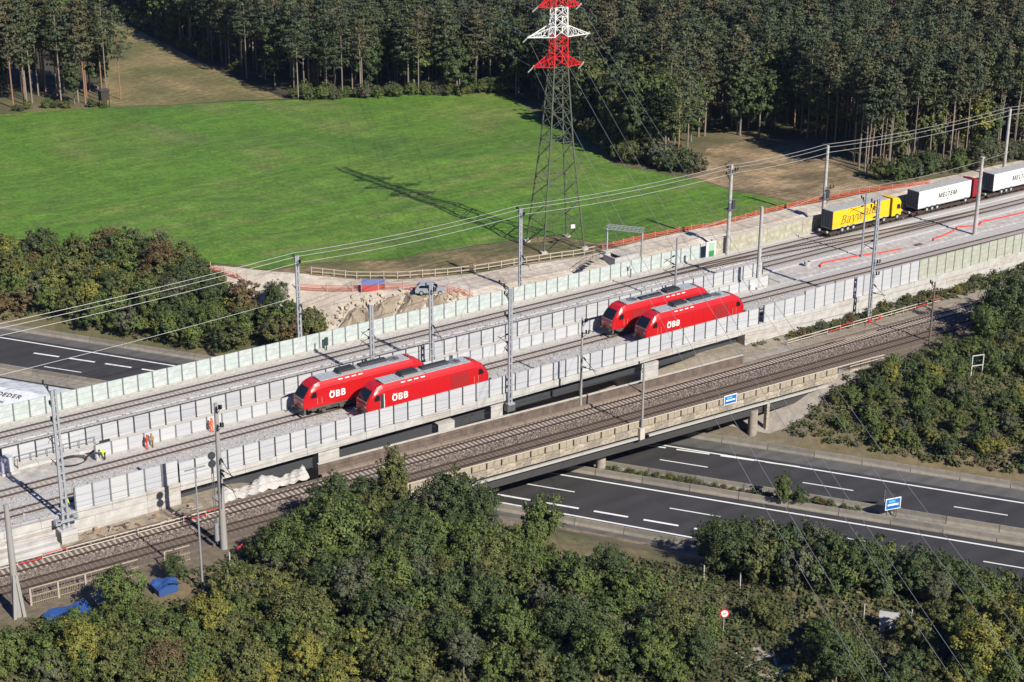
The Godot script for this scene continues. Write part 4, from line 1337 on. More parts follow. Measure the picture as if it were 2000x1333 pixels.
func masts() -> void:
	var F := -2.6
	var cone := mat("mast_concrete", 0.42, 0.4, 0.38, 0.8, 0, "fine", 3.0)
	var grey := mat("grey_pole", 0.33, 0.34, 0.36, 0.55, 0.3)
	var brownp := mat("rusty_pole", 0.16, 0.13, 0.11, 0.7, 0.2)
	var g2 := "concrete masts beside the new line"
	var g3 := "masts of the old line"
	var m1 := lattice_mast("tall lattice mast at the left edge with black insulator arms, standing on the concrete apron", Vector3(-55.6, -1.1, 1.0), 14.5, [[13.9, -2.6, "feeder"], [12.1, -1.2, "feeder"], [10.3, -1.2, "feeder"], [8.0, -2.6, "cantilever"], [5.6, -2.4, "cantilever"]], 0.8)
	var xb := MB.new()
	xb.bx(-1.1, 1.1, 0.75, 1.05, 0.3, 0.5)
	xb.bx(-1.25, -0.7, 0.62, 1.18, -0.2, 0.5)
	xb.bx(0.75, 1.3, 0.7, 1.25, -0.2, 0.5)
	part(m1, "cross_beam", xb.done(), mat("galvanised", 0.42, 0.44, 0.47))
	part(m1, "foundation", bxm(-0.9, 0.9, -2.0, -0.12, -0.8, 0.8), mat("white_concrete", 0.5, 0.48, 0.44))
	lattice_mast("lattice mast between the two pairs of red locomotives, bolted to the front of the viaduct", Vector3(2.75, -1.25, 0.66), 13.8, [[13.5, -2.2, "feeder"], [12.4, -1.1, "feeder"], [9.7, -1.0, "feeder"], [6.6, -2.4, "cantilever"], [5.6, -1.2, "cantilever"]])
	lattice_mast("lattice mast behind the rear barrier beside the bushes, carrying the feeder wires", Vector3(-10.8, -1, -27.9), 13.1, [[12.3, -0.8, "feeder"], [12.0, 0.8, "feeder"], [5.2, 2.2, "cantilever"]])
	lattice_mast("lattice mast behind the rear barrier left of the pylon", Vector3(25.5, -1, -27.9), 13.4, [[12.8, -0.8, "feeder"], [12.3, 0.8, "feeder"], [5.2, 2.2, "cantilever"]])
	lattice_mast("lattice mast rising between the decks behind the rear left locomotive", Vector3(-8.5, -0.4, -13.5), 9.9, [[9.2, -1.0, "feeder"], [5.4, -2.4, "cantilever"], [4.2, -2.6, "cantilever"]])
	lattice_mast("lattice mast between the decks just right of the rear left locomotive", Vector3(0.5, -0.4, -13.5), 10.9, [[10.0, -1.0, "feeder"], [10.0, 1.0, "feeder"], [4.2, 2.4, "cantilever"]])
	pole_mast("steel_mast", "slim grey mast between the decks behind the rear right locomotive", "catenary mast", Vector3(42.5, -0.4, -13.5), 9.65, 0.17, 0.13, grey, [[5.6, -2.4, "cantilever"], [4.0, -2.6, "cantilever"]], "slim grey masts")
	var m8 := pole_mast("concrete_mast", "bare pale concrete mast where the middle barrier ends", "catenary mast", Vector3(57.2, -0.4, -11.7), 12.2, 0.34, 0.24, cone, [], g2)
	part(m8, "foundation", bxm(-0.9, 0.9, -0.1, 0.55, -0.7, 0.9), mat("white_concrete", 0.5, 0.48, 0.44))
	part(m8, "cable_box", bxm(-1.9, -0.95, 0.0, 1.1, -0.2, 0.5), mat("door_white", 0.6, 0.62, 0.6))
	var m9 := pole_mast("concrete_mast", "pale concrete mast with a switch platform in front of the beige wall", "catenary mast", Vector3(64.8, -0.4, -26.3), 14.2, 0.34, 0.24, cone, [[13.3, -1.1, "feeder"], [13.3, 1.1, "feeder"], [12.0, -0.9, "feeder"]], g2)
	transformer(m9, 8.4)
	var m10 := pole_mast("concrete_mast", "pale concrete mast with a switch platform behind the yellow lorry", "catenary mast", Vector3(87.7, 0, -28), 13.6, 0.34, 0.24, cone, [[13.0, -0.8, "feeder"], [6.6, 1.6, "feeder"]], g2)
	transformer(m10, 5.6)
	pole_mast("steel_mast", "slim grey mast in front of the yellow lorry, beside the red hose", "catenary mast", Vector3(81.3, -0.4, -13.4), 9.9, 0.17, 0.13, grey, [[6.6, -2.8, "cantilever"], [8.6, -0.8, "feeder"]], "slim grey masts")
	lattice_mast("tall lattice mast rising in front of the right barrier, its foot ringed with red tape", Vector3(65.4, -2.4, 3.0), 15.4, [[14.4, -1.2, "feeder"], [13.6, -1.2, "feeder"], [11.5, -1.4, "cantilever"], [8.0, -2.0, "cantilever"], [6.0, 1.0, "feeder"], [4.2, 1.0, "feeder"], [1.6, 2.6, "cantilever"]], 0.7)
	var m13 := pole_mast("concrete_mast", "tall tapering concrete mast in front of the white lorries", "catenary mast", Vector3(105.3, -0.4, -10.9), 12.6, 0.36, 0.24, cone, [[12.3, -1.6, "feeder"]], g2)
	part(m13, "cap", bxm(-0.3, 0.3, 12.9, 13.1, -0.3, 0.3), cone)
	pole_mast("concrete_mast", "pale concrete mast behind the white lorry at the right edge", "catenary mast", Vector3(134.0, -0.4, -28.2), 13.6, 0.34, 0.24, cone, [[12.9, -0.9, "feeder"]], g2)
	# old line
	var o1 := pole_mast("concrete_mast", "old concrete mast with tensioning weights and pulleys beside the left barrier", "catenary mast", Vector3(-43.05, F, 12.4), 13.9, 0.4, 0.2, mat("old_mast_concrete", 0.3, 0.29, 0.275, 0.85), [[13.3, 1.0, "feeder"], [11.4, 1.2, "feeder"], [6.6, 3.0, "cantilever"], [5.0, 3.2, "cantilever"]], g3)
	var wt := MB.new()
	wt.rod(Vector3(-0.75, 0.8, 0.1), Vector3(-0.75, 10.6, 0.1), 0.05)
	wt.rod(Vector3(-0.95, 1.4, 0.1), Vector3(-0.95, 10.6, 0.1), 0.04)
	wt.rod(Vector3(-0.75, 10.0, 0.1), Vector3(0, 10.0, 0.1), 0.05)
	wt.rod(Vector3(-0.95, 6.0, 0.1), Vector3(0.3, 6.0, 0.1), 0.06)
	var rig := part(o1, "tension_rig", wt.done(), mat("dull_steel", 0.16, 0.17, 0.18))
	var wm := MB.new()
	wm.tube(PackedVector3Array([Vector3(-0.8, 1.2, 0.1), Vector3(-0.8, 3.2, 0.1)]), 0.24, 0.24, 10)
	part(rig, "weight_stack", wm.done(), mat("weights", 0.27, 0.27, 0.28, 0.7))
	for y in [10.9, 10.0]:
		var pl := MB.new()
		pl.tube(PackedVector3Array([Vector3(-0.85, y, 0.05), Vector3(-0.85, y, 0.18)]), 0.42, 0.42, 16)
		part(rig, "pulley", pl.done(), mat("mast_shade_steel", 0.05, 0.053, 0.06))
	var o2 := pole_mast("lamp_post", "thin grey post with a T shaped head between the old line and the bushes", "lamp post", Vector3(-48.7, ground(-48.7, 18.7), 18.7), 10.5, 0.13, 0.07, grey, [])
	part(o2, "head", bxm(-1.1, 1.1, 10.5 - o2.position.y - 0.05, 10.5 - o2.position.y + 0.06, -0.08, 0.08), grey)
	var o3 := pole_mast("concrete_mast", "pale forked concrete mast in the bottom left corner", "catenary mast", Vector3(-65.8, F, 13.4), 9.4, 0.42, 0.24, mat("old_mast_concrete", 0.3, 0.29, 0.275), [], g3)
	var fk := MB.new()
	fk.bar(Vector3(-0.5, -0.3, 0.45), Vector3(-0.1, 4.6, 0.3), 0.3, 0.3)
	fk.bar(Vector3(0.5, -0.3, 0.45), Vector3(0.1, 4.6, 0.3), 0.3, 0.3)
	part(o3, "raking_leg", fk.done(), mat("old_mast_concrete", 0.3, 0.29, 0.275))
	pole_mast("steel_mast", "slim mast standing at the brown wall, its arms reaching over the old tracks", "catenary mast", Vector3(11.1, F, 4.35), 9.4, 0.19, 0.12, mat("old_mast_concrete", 0.3, 0.29, 0.275), [[8.8, 0.8, "feeder"], [7.4, 1.2, "feeder"], [3.0, 2.8, "cantilever"]], g3)
	pole_mast("steel_mast", "short pale mast on the bridge railing over the motorway", "catenary mast", Vector3(12.6, -3.0, bridge_z(12.6) + 0.4), 6.3, 0.17, 0.12, mat("old_mast_concrete", 0.3, 0.29, 0.275), [[5.4, -0.8, "feeder"], [2.4, -2.8, "cantilever"]], g3)
	pole_mast("steel_mast", "dark leaning mast beside the bushes right of the bridge", "catenary mast", Vector3(65.2, F, 14.4), 6.25, 0.16, 0.11, brownp, [[5.6, -0.7, "feeder"], [2.2, -3.0, "cantilever"]], g3)
	# small signal on the rear barrier
	var sg := thing("track_signal", "small dark green signal post at the foot of the rear barrier", "signal", Vector3(-7.8, -0.4, -26.2))
	part(sg, "post", bxm(-0.06, 0.06, 0, 1.6, -0.06, 0.06), mat("signal_green", 0.02, 0.06, 0.045, 0.6))
	part(sg, "head", bxm(-0.22, 0.22, 0.9, 2.0, -0.12, 0.14), mat("signal_green", 0.02, 0.06, 0.045))
	var sg2 := thing("track_signal", "slim signal post with a white head at the rear barrier left of the culvert", "signal", Vector3(45.0, -0.4, -26.3))
	part(sg2, "post", bxm(-0.05, 0.05, 0, 1.6, -0.05, 0.05), mat("mast_shade_steel", 0.05, 0.053, 0.06))
	part(sg2, "head", bxm(-0.18, 0.18, 1.6, 2.1, -0.1, 0.1), mat("lamp_glass", 0.5, 0.5, 0.48))


func span(a: Vector3, b: Vector3, sag: float, n := 14) -> PackedVector3Array:
	var p := PackedVector3Array()
	for i in n + 1:
		var t := float(i) / n
		p.push_back(a.lerp(b, t) - Vector3(0, 4 * sag * t * (1 - t), 0))
	return p


func wires() -> void:
	var al := mat("aluminium_wire", 0.6, 0.6, 0.56, 0.4, 0.4)
	var cu := mat("dark_wire", 0.09, 0.085, 0.08, 0.5, 0.4)
	var g := "feeder wires along the rear masts"
	var rows := [[-28.6, 0.35, 0.0], [-28.0, 0.0, 0.4], [-27.2, -0.6, 0.8]]
	var words := ["topmost", "middle", "lowest of three"]
	for k in 3:
		var q = rows[k]
		var mb := MB.new()
		var pts := [Vector3(-98, 12.4 + q[1], q[0]), Vector3(-10.8, 12.95 + q[1], q[0]), Vector3(25.5, 13.3 + q[1], q[0]), Vector3(64.8, 13.7 + q[1], q[0] + 1.7), Vector3(87.7, 13.3 + q[1], q[0]), Vector3(134, 13.4 + q[1], q[0]), Vector3(190, 13.4 + q[1], q[0])]
		for i in pts.size() - 1:
			mb.tube(span(pts[i], pts[i + 1], pts[i].distance_to(pts[i + 1]) * 0.014), 0.032, 0.032, 4, false)
		solo("feeder_wire", words[k] + " feeder wire along the rear masts, from the left edge past the pylon", "wire", mb.done(), al, g)
	var low := MB.new()
	var lp := [Vector3(-98, 6.0, -27.6), Vector3(-10.8, 7.6, -27.6), Vector3(25.5, 5.2, -27.6), Vector3(64.8, 5.6, -26.3), Vector3(87.7, 5.9, -27.6), Vector3(134, 5.8, -27.6)]
	for i in lp.size() - 1:
		low.tube(span(lp[i], lp[i + 1], 1.0), 0.028, 0.028, 4, false)
	solo("feeder_wire", "single lower wire along the rear masts, low over the bushes", "wire", low.done(), al, g)
	# contact and carrying wires over the tracks
	for q in [[-23.98, 0.0, "over the rear viaduct track", -75.0, 190.0], [-8.63, 0.0, "over the track of the two rear red locomotives", -75.0, 150.0]]:
		var mb := MB.new()
		var x: float = q[3]
		while x < q[4]:
			var a := Vector3(x, 5.5, q[0]); var b := Vector3(x + 34, 5.5, q[0])
			mb.tube(span(a, b, 0.05, 3), 0.014, 0.014, 3, false)
			mb.tube(span(a + Vector3(0, 1.5, 0), b + Vector3(0, 1.5, 0), 0.9, 10), 0.014, 0.014, 3, false)
			for i in range(1, 6):
				var t := i / 6.0
				mb.rod(a.lerp(b, t), a.lerp(b, t) + Vector3(0, 1.5 - 3.6 * t * (1 - t), 0), 0.008, 3)
			x += 34
		solo("overhead_wire", "contact wire and its carrying wire " + q[2], "wire", mb.done(), cu, "contact wires")
	for near in [false, true]:
		var mb := MB.new()
		var x := -75.0
		while x < 110:
			var a := Vector3(x, YR + 5.5, old_z(x, near)); var b := Vector3(x + 54, YR + 5.5, old_z(x + 54, near))
			mb.tube(span(a, b, 0.05, 3), 0.015, 0.015, 3, false)
			mb.tube(span(a + Vector3(0, 1.6, 0), b + Vector3(0, 1.6, 0), 1.0, 10), 0.015, 0.015, 3, false)
			x += 54
		solo("overhead_wire", "contact wire over the old track " + ("nearest the bridge railing" if near else "nearest the viaduct"), "wire", mb.done(), cu, "contact wires")


func pylon() -> void:
	var base := Vector3(43.05, 1.0, -42.26)
	var t := thing("power_pylon", "tall lattice power pylon, green below and banded red and white above", "pylon", base)
	t.rotation.y = -0.25
	var green := mat("pylon_green", 0.085, 0.1, 0.062, 0.7, 0.1)
	var red := mat("pylon_red", 0.62, 0.014, 0.02, 0.5)
	var white := mat("pylon_white", 0.75, 0.75, 0.73, 0.5)
	var half := func(y: float) -> float:
		if y < 17.0:
			return lerpf(3.45, 1.85, y / 17.0)
		return lerpf(1.85, 1.12, (y - 17.0) / 11.0) if y < 28.0 else lerpf(1.12, 0.85, (y - 28.0) / 17.0)
	var corner := func(k: int, y: float) -> Vector3:
		var h: float = half.call(y)
		return Vector3(h if k == 1 or k == 2 else -h, y, h if k > 1 else -h)
	var levels := [0.0, 4.2, 7.8, 11.0, 14.0, 17.0, 19.4, 21.6, 23.7, 25.6, 27.4, 28.4, 30.0, 31.6, 32.9, 34.4, 35.9, 37.3, 38.8, 40.5, 42.2, 45.0]
	for sec in [[0.0, 28.4, green, ""], [28.4, 32.9, red, ""], [32.9, 37.3, white, ""], [37.3, 45.0, red, ""]]:
		for k in 4:
			var lm := MB.new()
			var w := 0.2 if sec[0] < 1 else 0.16
			if sec[0] < 1:
				lm.bar(corner.call(k, 0.0), corner.call(k, 17.0), w, w)
				lm.bar(corner.call(k, 17.0), corner.call(k, 28.4), w, w)
			else:
				lm.bar(corner.call(k, sec[0]), corner.call(k, sec[1]), w, w)
			part(t, "leg", lm.done(), sec[2])
		for i in levels.size() - 1:
			var a: float = levels[i]; var b: float = levels[i + 1]
			if a < sec[0] - 0.01 or b > sec[1] + 0.01:
				continue
			for k in 4:
				var k2 := (k + 1) % 4
				var bm := MB.new()
				var r := 0.085 if a < 17 else 0.07
				bm.bar(corner.call(k, a), corner.call(k2, b), r, r)
				bm.bar(corner.call(k2, a), corner.call(k, b), r, r)
				if a > 17 or i % 2 == 0:
					bm.bar(corner.call(k, b), corner.call(k2, b), r, r)
				if a < 11:
					bm.bar(corner.call(k, a).lerp(corner.call(k, b), 0.5), corner.call(k, a).lerp(corner.call(k2, b), 0.25), 0.05, 0.05)
					bm.bar(corner.call(k2, a).lerp(corner.call(k2, b), 0.5), corner.call(k2, a).lerp(corner.call(k, b), 0.25), 0.05, 0.05)
				part(t, "bracing", bm.done(), sec[2])
	for q in [[28.4, 4.1, red], [32.9, 5.0, white], [37.3, 3.5, red]]:
		var y: float = q[0]
		for s in [-1.0, 1.0]:
			var am := MB.new()
			var h: float = half.call(y)
			var tip := Vector3(s * q[1], y + 0.05, 0)
			for z in [-1.0, 1.0]:
				var low := Vector3(s * h, y, z * h)
				var hi := Vector3(s * h, y + 1.7, z * h * 0.95)
				am.bar(low, tip, 0.12, 0.12)
				am.bar(hi, tip, 0.1, 0.1)
				for j in 3:
					var f0 := 0.25 * j; var f1 := 0.25 * (j + 1)
					am.bar(low.lerp(tip, f1), hi.lerp(tip, f0), 0.06, 0.06)
					am.bar(low.lerp(tip, f1), hi.lerp(tip, f1), 0.06, 0.06)
			for j in 3:
				var f := 0.25 * j
				var l0 := Vector3(s * h, y, -h).lerp(tip, f); var l1 := Vector3(s * h, y, h).lerp(tip, f)
				am.bar(l0, l1, 0.07, 0.07)
				am.bar(l0, Vector3(s * h, y, h).lerp(tip, f + 0.25), 0.06, 0.06)
			part(t, "cross_arm", am.done(), q[2])
			# strain insulators to both sides
			for d in [Vector3(-0.66, -0.16, 0.73), Vector3(0.45, -0.08, -0.89)]:
				var im := MB.new()
				insulator(im, tip, tip + d.normalized() * 2.3)
				part(t, "insulator_string", im.done(), mat("insulator_pale", 0.45, 0.46, 0.45, 0.3))
	for k in 4:
		var fm := MB.new()
		fm.box(corner.call(k, 0.0) + Vector3(0, 0.05, 0), Vector3(0.9, 0.9, 0.9))
		part(t, "footing", fm.done(), mat("white_concrete", 0.5, 0.48, 0.44))
	part(t, "number_plate", bxm(1.2, 1.9, 3.6, 4.2, 3.1, 3.16), white)
	# conductors: off over the motorway past the camera's right, and back over the forest
	var al := mat("conductor", 0.42, 0.43, 0.42, 0.5, 0.4)
	var az := deg_to_rad(-27.0)
	for q in [[28.4, 4.1, "lowest"], [32.9, 5.0, "middle"], [37.3, 3.5, "upper"]]:
		for s in [-1.0, 1.0]:
			var tip: Vector3 = t.transform * Vector3(s * q[1], q[0] + 0.05, 0)
			var mb := MB.new()
			var p := PackedVector3Array()
			for i in 41:
				var u := 2.2 + i * 4.2
				p.push_back(tip + Vector3(sin(az) * u, -0.17 * u + 0.00035 * u * u, cos(az) * u))
			mb.tube(p, 0.024, 0.024, 4, false)
			var p2 := PackedVector3Array()
			for i in 31:
				var u := 2.2 + i * 9.0
				p2.push_back(tip + Vector3(0.42 * u, -0.09 * u + 0.0003 * u * u, -0.9 * u))
			var mb2 := MB.new()
			mb2.tube(p2, 0.03, 0.03, 4, false)
			solo("power_line", q[2] + (" left" if s < 0 else " right") + " conductor strung from the pylon back over the wood", "power line", mb2.done(), al, "conductors of the power line")
			solo("power_line", q[2] + (" left" if s < 0 else " right") + " conductor strung from the red and white pylon across the motorway", "power line", mb.done(), al, "conductors of the power line")


# ------------------------------------------------------------------ small things
func building_site() -> void:
	var wood := mat("pale_wood", 0.38, 0.33, 0.26, 0.85)
	var path := [Vector2(4.6, -51.6), Vector2(9.5, -46.8), Vector2(14.3, -43.2), Vector2(21.2, -40.2), Vector2(27.6, -38.7), Vector2(35.8, -37.0), Vector2(46, -36.0)]
	var t := thing("wooden_fence", "pale wooden post and rail fence along the upper edge of the site road", "fence", on(21.2, -40.2))
	var o := t.position
	for i in path.size() - 1:
		var n := int(path[i].distance_to(path[i + 1]) / 2.2) + 1
		for k in n:
			var a: Vector2 = path[i].lerp(path[i + 1], float(k) / n); var b: Vector2 = path[i].lerp(path[i + 1], float(k + 1) / n)
			part(t, "post", bxm(-0.07, 0.07, -0.3, 1.15, -0.07, 0.07), wood, on(a.x, a.y) - o)
			for y in [0.45, 1.02]:
				var mb := MB.new()
				mb.bar(on(a.x, a.y, y) - o, on(b.x, b.y, y) - o, 0.06, 0.15)
				part(t, "rail", mb.done(), wood)
	# orange netting fence along the lower edge, and beside the bushes
	var net := mat("orange_net", 0.6, 0.2, 0.13, 0.8)
	var postm := mat("net_post", 0.45, 0.35, 0.3, 0.8)
	for q in [["sagging orange netting fence between the site road and the earth bank", [Vector2(1.5, -50.5), Vector2(4.4, -46.8), Vector2(6.9, -43.7), Vector2(9.6, -41.0), Vector2(12.1, -38.2), Vector2(14.0, -35.9), Vector2(16.6, -33.2), Vector2(18.6, -30.6)], 1.1], ["short orange netting fence above the bushes at the end of the site road", [Vector2(-5.6, -64), Vector2(-4.6, -61.5), Vector2(-3.6, -59.4), Vector2(-3.2, -57.0)], 1.0]]:
		var f := thing("netting_fence", q[0], "fence", on(q[1][0].x, q[1][0].y), "orange netting fences")
		for i in q[1].size():
			var a: Vector2 = q[1][i]
			part(f, "post", bxm(-0.05, 0.05, -0.2, 1.5, -0.05, 0.05), postm, on(a.x, a.y) - f.position)
			if i < q[1].size() - 1:
				var b: Vector2 = q[1][i + 1]
				for r in 5:
					var mb := MB.new()
					var y: float = 0.15 + r * q[2] / 5.0
					mb.tube(span(on(a.x, a.y, y) - f.position, on(b.x, b.y, y) - f.position, 0.06, 6), 0.05, 0.05, 4)
					part(f, "net_band", mb.done(), net)
	var bn := thing("site_banner", "blue and red banner hung on the netting fence", "banner", on(9.0, -41.4))
	bn.rotation.y = -0.6
	var blue := mat("banner_blue", 0.16, 0.19, 0.42, 0.8)
	part(bn, "blue_half", bxm(-1.7, 1.7, 1.0, 1.9, -0.02, 0.02), blue)
	part(bn, "red_half", bxm(-1.7, 1.7, 0.1, 0.996, -0.02, 0.02), mat("banner_red", 0.5, 0.08, 0.07, 0.8))
	for x in [-1.72, 1.72]:
		part(bn, "pole", bxm(x - 0.04, x + 0.04, -0.2, 2.1, -0.05, 0.05), postm)
	# parked car
	var car := thing("parked_car", "silver estate car parked on the gravel road behind the netting fence", "car", on(14.6, -34.7, 0.02))
	car.rotation.y = -0.62
	var body := MB.new()
	var silver := mat("car_silver", 0.55, 0.58, 0.62, 0.3, 0.4)
	body.prism(poly([-2.2, 0.3, 2.15, 0.3, 2.2, 0.75, 1.95, 0.95, 0.95, 1.02, 0.35, 1.5, -1.6, 1.56, -2.1, 1.05, -2.25, 0.7]), -0.86, 0.86)
	part(car, "body", body.done(), silver)
	var glass := mat("loco_glass", 0.012, 0.016, 0.02, 0.08)
	for s in [-1.0, 1.0]:
		var wm := MB.new()
		wm.prism(poly([-1.75, 1.05, 0.7, 1.05, 0.3, 1.42, -1.55, 1.46]), -0.01, 0.01, Transform3D(Basis(), Vector3(0, 0, s * 0.865)))
		part(car, "side_window", wm.done(), glass)
		for x in [-1.35, 1.35]:
			var tm := MB.new()
			tm.tube(PackedVector3Array([Vector3(x, 0.33, s * 0.8 - 0.1), Vector3(x, 0.33, s * 0.8 + 0.1)]), 0.33, 0.33, 14)
			var w := part(car, "wheel", tm.done(), mat("tyre", 0.02, 0.02, 0.02, 0.9))
			var rm := MB.new()
			rm.tube(PackedVector3Array([Vector3(x, 0.33, s * 0.91), Vector3(x, 0.33, s * 0.925)]), 0.2, 0.2, 10)
			part(w, "rim", rm.done(), silver)
		part(car, "headlight", bxm(2.1, 2.2, 0.62, 0.78, s * 0.7 - 0.15, s * 0.7 + 0.15), mat("lamp_glass", 0.5, 0.5, 0.48))
	var fs := MB.new()
	fs.quad(Vector3(0.97, 1.04, 0.75), Vector3(0.97, 1.04, -0.75), Vector3(0.4, 1.5, -0.68), Vector3(0.4, 1.5, 0.68))
	part(car, "windscreen", fs.done(), glass)
	# culvert, gantry, steps
	var cv := thing("culvert_chamber", "open topped pale concrete chamber behind the rear noise barrier", "concrete chamber", on(47.0, -30.9, -0.2))
	var conc := mat("white_concrete", 0.5, 0.48, 0.44)
	part(cv, "wall", bxm(-2.4, 2.4, 0, 1.5, 1.1, 1.35), conc)
	part(cv, "wall", bxm(-2.4, 2.4, 0, 1.5, -1.35, -1.1), conc)
	part(cv, "wall", bxm(-2.4, -2.15, 0, 1.49, -1.09, 1.09), conc)
	part(cv, "wall", bxm(2.15, 2.4, 0, 1.49, -1.09, 1.09), conc)
	part(cv, "cover", bxm(-1.2, 2.3, 1.504, 1.6, -1.3, 1.3), mat("deck_concrete", 0.4, 0.37, 0.32))
	var ga := thing("signal_gantry", "small lattice gantry over the gravel road, its boom pointing to the track", "gantry", on(46.8, -34.2))
	var gal := mat("galvanised", 0.42, 0.44, 0.47)
	part(ga, "post", bxm(-0.12, 0.12, 0, 4.4, -0.12, 0.12), gal)
	part(ga, "post", bxm(3.5, 3.7, 0, 3.9, 3.9, 4.1), gal)
	var A := Vector3(-0.1, 4.2, -0.1); var B := Vector3(3.8, 4.0, 4.3)
	var side := Vector3(0.3, 0, -0.25)
	for e in [[side, Vector3.ZERO], [-side, Vector3.ZERO], [side, Vector3(0, 0.55, 0)], [-side, Vector3(0, 0.55, 0)]]:
		var mb := MB.new()
		mb.bar(A + e[0] + e[1], B + e[0] + e[1], 0.08, 0.08)
		part(ga, "boom_chord", mb.done(), gal)
	for k in 9:
		var mb := MB.new()
		var p := A.lerp(B, k / 9.0); var p2 := A.lerp(B, (k + 1) / 9.0)
		mb.bar(p + side, p2 + side + Vector3(0, 0.55, 0), 0.05, 0.05)
		mb.bar(p - side, p2 - side + Vector3(0, 0.55, 0), 0.05, 0.05)
		mb.bar(p + side + Vector3(0, 0.55, 0), p2 - side + Vector3(0, 0.55, 0), 0.05, 0.05)
		part(ga, "boom_lacing", mb.done(), gal)
	part(ga, "footing", bxm(-0.6, 0.6, -0.2, 0.7, -0.5, 0.5), conc)
	var stt := thing("steel_stair", "dark steel stair and railing behind the rear noise barrier", "stair", on(40.0, -30.4, 0.2))
	for k in 6:
		part(stt, "tread", bxm(-2.4 + k * 0.55, -1.9 + k * 0.55, 0.1 + k * 0.24, 0.15 + k * 0.24, -0.5, 0.5), mat("mast_shade_steel", 0.05, 0.053, 0.06))
	var rl := MB.new()
	for z in [-0.5, 0.5]:
		rl.rod(Vector3(-2.4, 1.0, z), Vector3(0.9, 2.4, z), 0.04)
		rl.rod(Vector3(0.9, 2.4, z), Vector3(2.6, 2.4, z), 0.04)
		for k in 5:
			rl.rod(Vector3(-2.4 + k * 1.25, 0.1 + minf(k * 0.55, 1.4), z), Vector3(-2.4 + k * 1.25, 1.0 + minf(k * 0.53, 1.4), z), 0.035)
	part(stt, "handrail", rl.done(), mat("mast_shade_steel", 0.05, 0.053, 0.06))
	# red orange barrier along the far edge of the gravel road
	var rp := [Vector2(47.8, -36.4), Vector2(56.5, -36.9), Vector2(70.6, -35.6), Vector2(80.4, -36.2), Vector2(95.2, -36.4), Vector2(109.5, -35.4), Vector2(114, -33.6), Vector2(120, -33.0)]
	var ob := thing("netting_fence", "long low rust red netting barrier along the field edge of the gravel road", "fence", on(80.4, -36.2), "orange netting fences")
	var rednet := mat("red_net", 0.5, 0.1, 0.055, 0.8)
	for i in rp.size() - 1:
		var n := int(rp[i].distance_to(rp[i + 1]) / 2.5) + 1
		for k in n:
			var a: Vector2 = rp[i].lerp(rp[i + 1], float(k) / n); var b: Vector2 = rp[i].lerp(rp[i + 1], float(k + 1) / n)
			part(ob, "post", bxm(-0.04, 0.04, -0.1, 0.95, -0.04, 0.04), mat("pale_wood", 0.38, 0.33, 0.26), on(a.x, a.y) - ob.position)
			for r in 3:
				var mb := MB.new()
				mb.tube(span(on(a.x, a.y, 0.2 + r * 0.27) - ob.position, on(b.x, b.y, 0.2 + r * 0.27) - ob.position, 0.08 + 0.06 * rng.randf(), 4), 0.075, 0.075, 4)
				part(ob, "net_band", mb.done(), rednet)
	# red hoses on the gravel by the tracks
	var hose := mat("red_hose", 0.62, 0.05, 0.04, 0.5)
	for q in [["red hose on the gravel in front of the yellow lorry", [72.1, -13.2, 72.6, -13.9, 74.0, -14.6, 77.3, -14.2, 80, -14.0, 82.3, -13.6, 84.9, -12.9, 89.3, -12.4]], ["longer kinked red hose around the tall mast in front of the white lorries", [97.0, -12.4, 98, -13.1, 100.1, -13.3, 103.9, -14.1, 106.4, -15.2, 108.4, -14.2, 110.3, -13.9, 112, -14.9, 114.5, -14.6, 122.3, -14.3, 135, -14.2]]]:
		var pp := PackedVector3Array()
		for i in range(0, q[1].size(), 2):
			pp.push_back(Vector3(q[1][i], -0.2, q[1][i + 1]))
		var mb := MB.new()
		mb.tube(pp, 0.12, 0.12, 6)
		solo("red_hose", q[0], "hose", mb.done(), hose, "red hoses beside the tracks")
	var rg := MB.new()
	rg.tube(PackedVector3Array([Vector3(0, -0.1, 0), Vector3(0, 0.75, 0)]), 0.5, 0.5, 18, false)
	rg.tube(PackedVector3Array([Vector3(0, 0.75, 0), Vector3(0, -0.1, 0)]), 0.42, 0.42, 18, false)
	var rgt := thing("shaft_ring", "short pale concrete shaft ring standing on the gravel between the tracks", "concrete ring", Vector3(70.9, -0.3, -15.0))
	part(rgt, "ring", rg.done(), conc)
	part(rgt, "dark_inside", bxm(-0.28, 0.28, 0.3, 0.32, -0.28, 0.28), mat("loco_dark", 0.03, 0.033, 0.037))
	solo("drain_cover", "rusty square drain cover in the gravel by the track", "drain cover", bxm(92.6, 94.2, -0.3, -0.2, -12.8, -12.0), mat("drain", 0.12, 0.095, 0.07, 0.8))
	# left end: cable coil, cabinet, walkway with railing
	var coil := MB.new()
	for k in 3:
		var pp := PackedVector3Array()
		for i in 25:
			var a := TAU * i / 24.0
			pp.push_back(Vector3(-49.2 + cos(a) * (1.5 + k * 0.12), -0.32 + k * 0.08, -12.6 + sin(a) * (1.15 + k * 0.1)))
		coil.tube(pp, 0.05, 0.05, 5, false)
	coil.tube(PackedVector3Array([Vector3(-47.7, -0.2, -12.2), Vector3(-47.0, -0.15, -12.9), Vector3(-46.2, 0.1, -13.3)]), 0.12, 0.08, 6)
	solo("cable_coil", "loose coil of black cable on the concrete left of the bending worker", "cable", coil.done(), mat("black_cable", 0.03, 0.03, 0.03, 0.7))
	var cb := thing("equipment_cabinet", "pale rounded equipment housing at the left edge beside the walkway", "cabinet", Vector3(-56.0, -0.4, -14.3))
	var cbm := MB.new()
	cbm.tube(PackedVector3Array([Vector3(0, 0, 0), Vector3(0, 0.3, 0), Vector3(0, 1.6, 0), Vector3(0, 1.9, 0)]), 0.75, 0.62, 14)
	part(cb, "housing", cbm.done(), mat("cabinet", 0.5, 0.51, 0.53, 0.5))
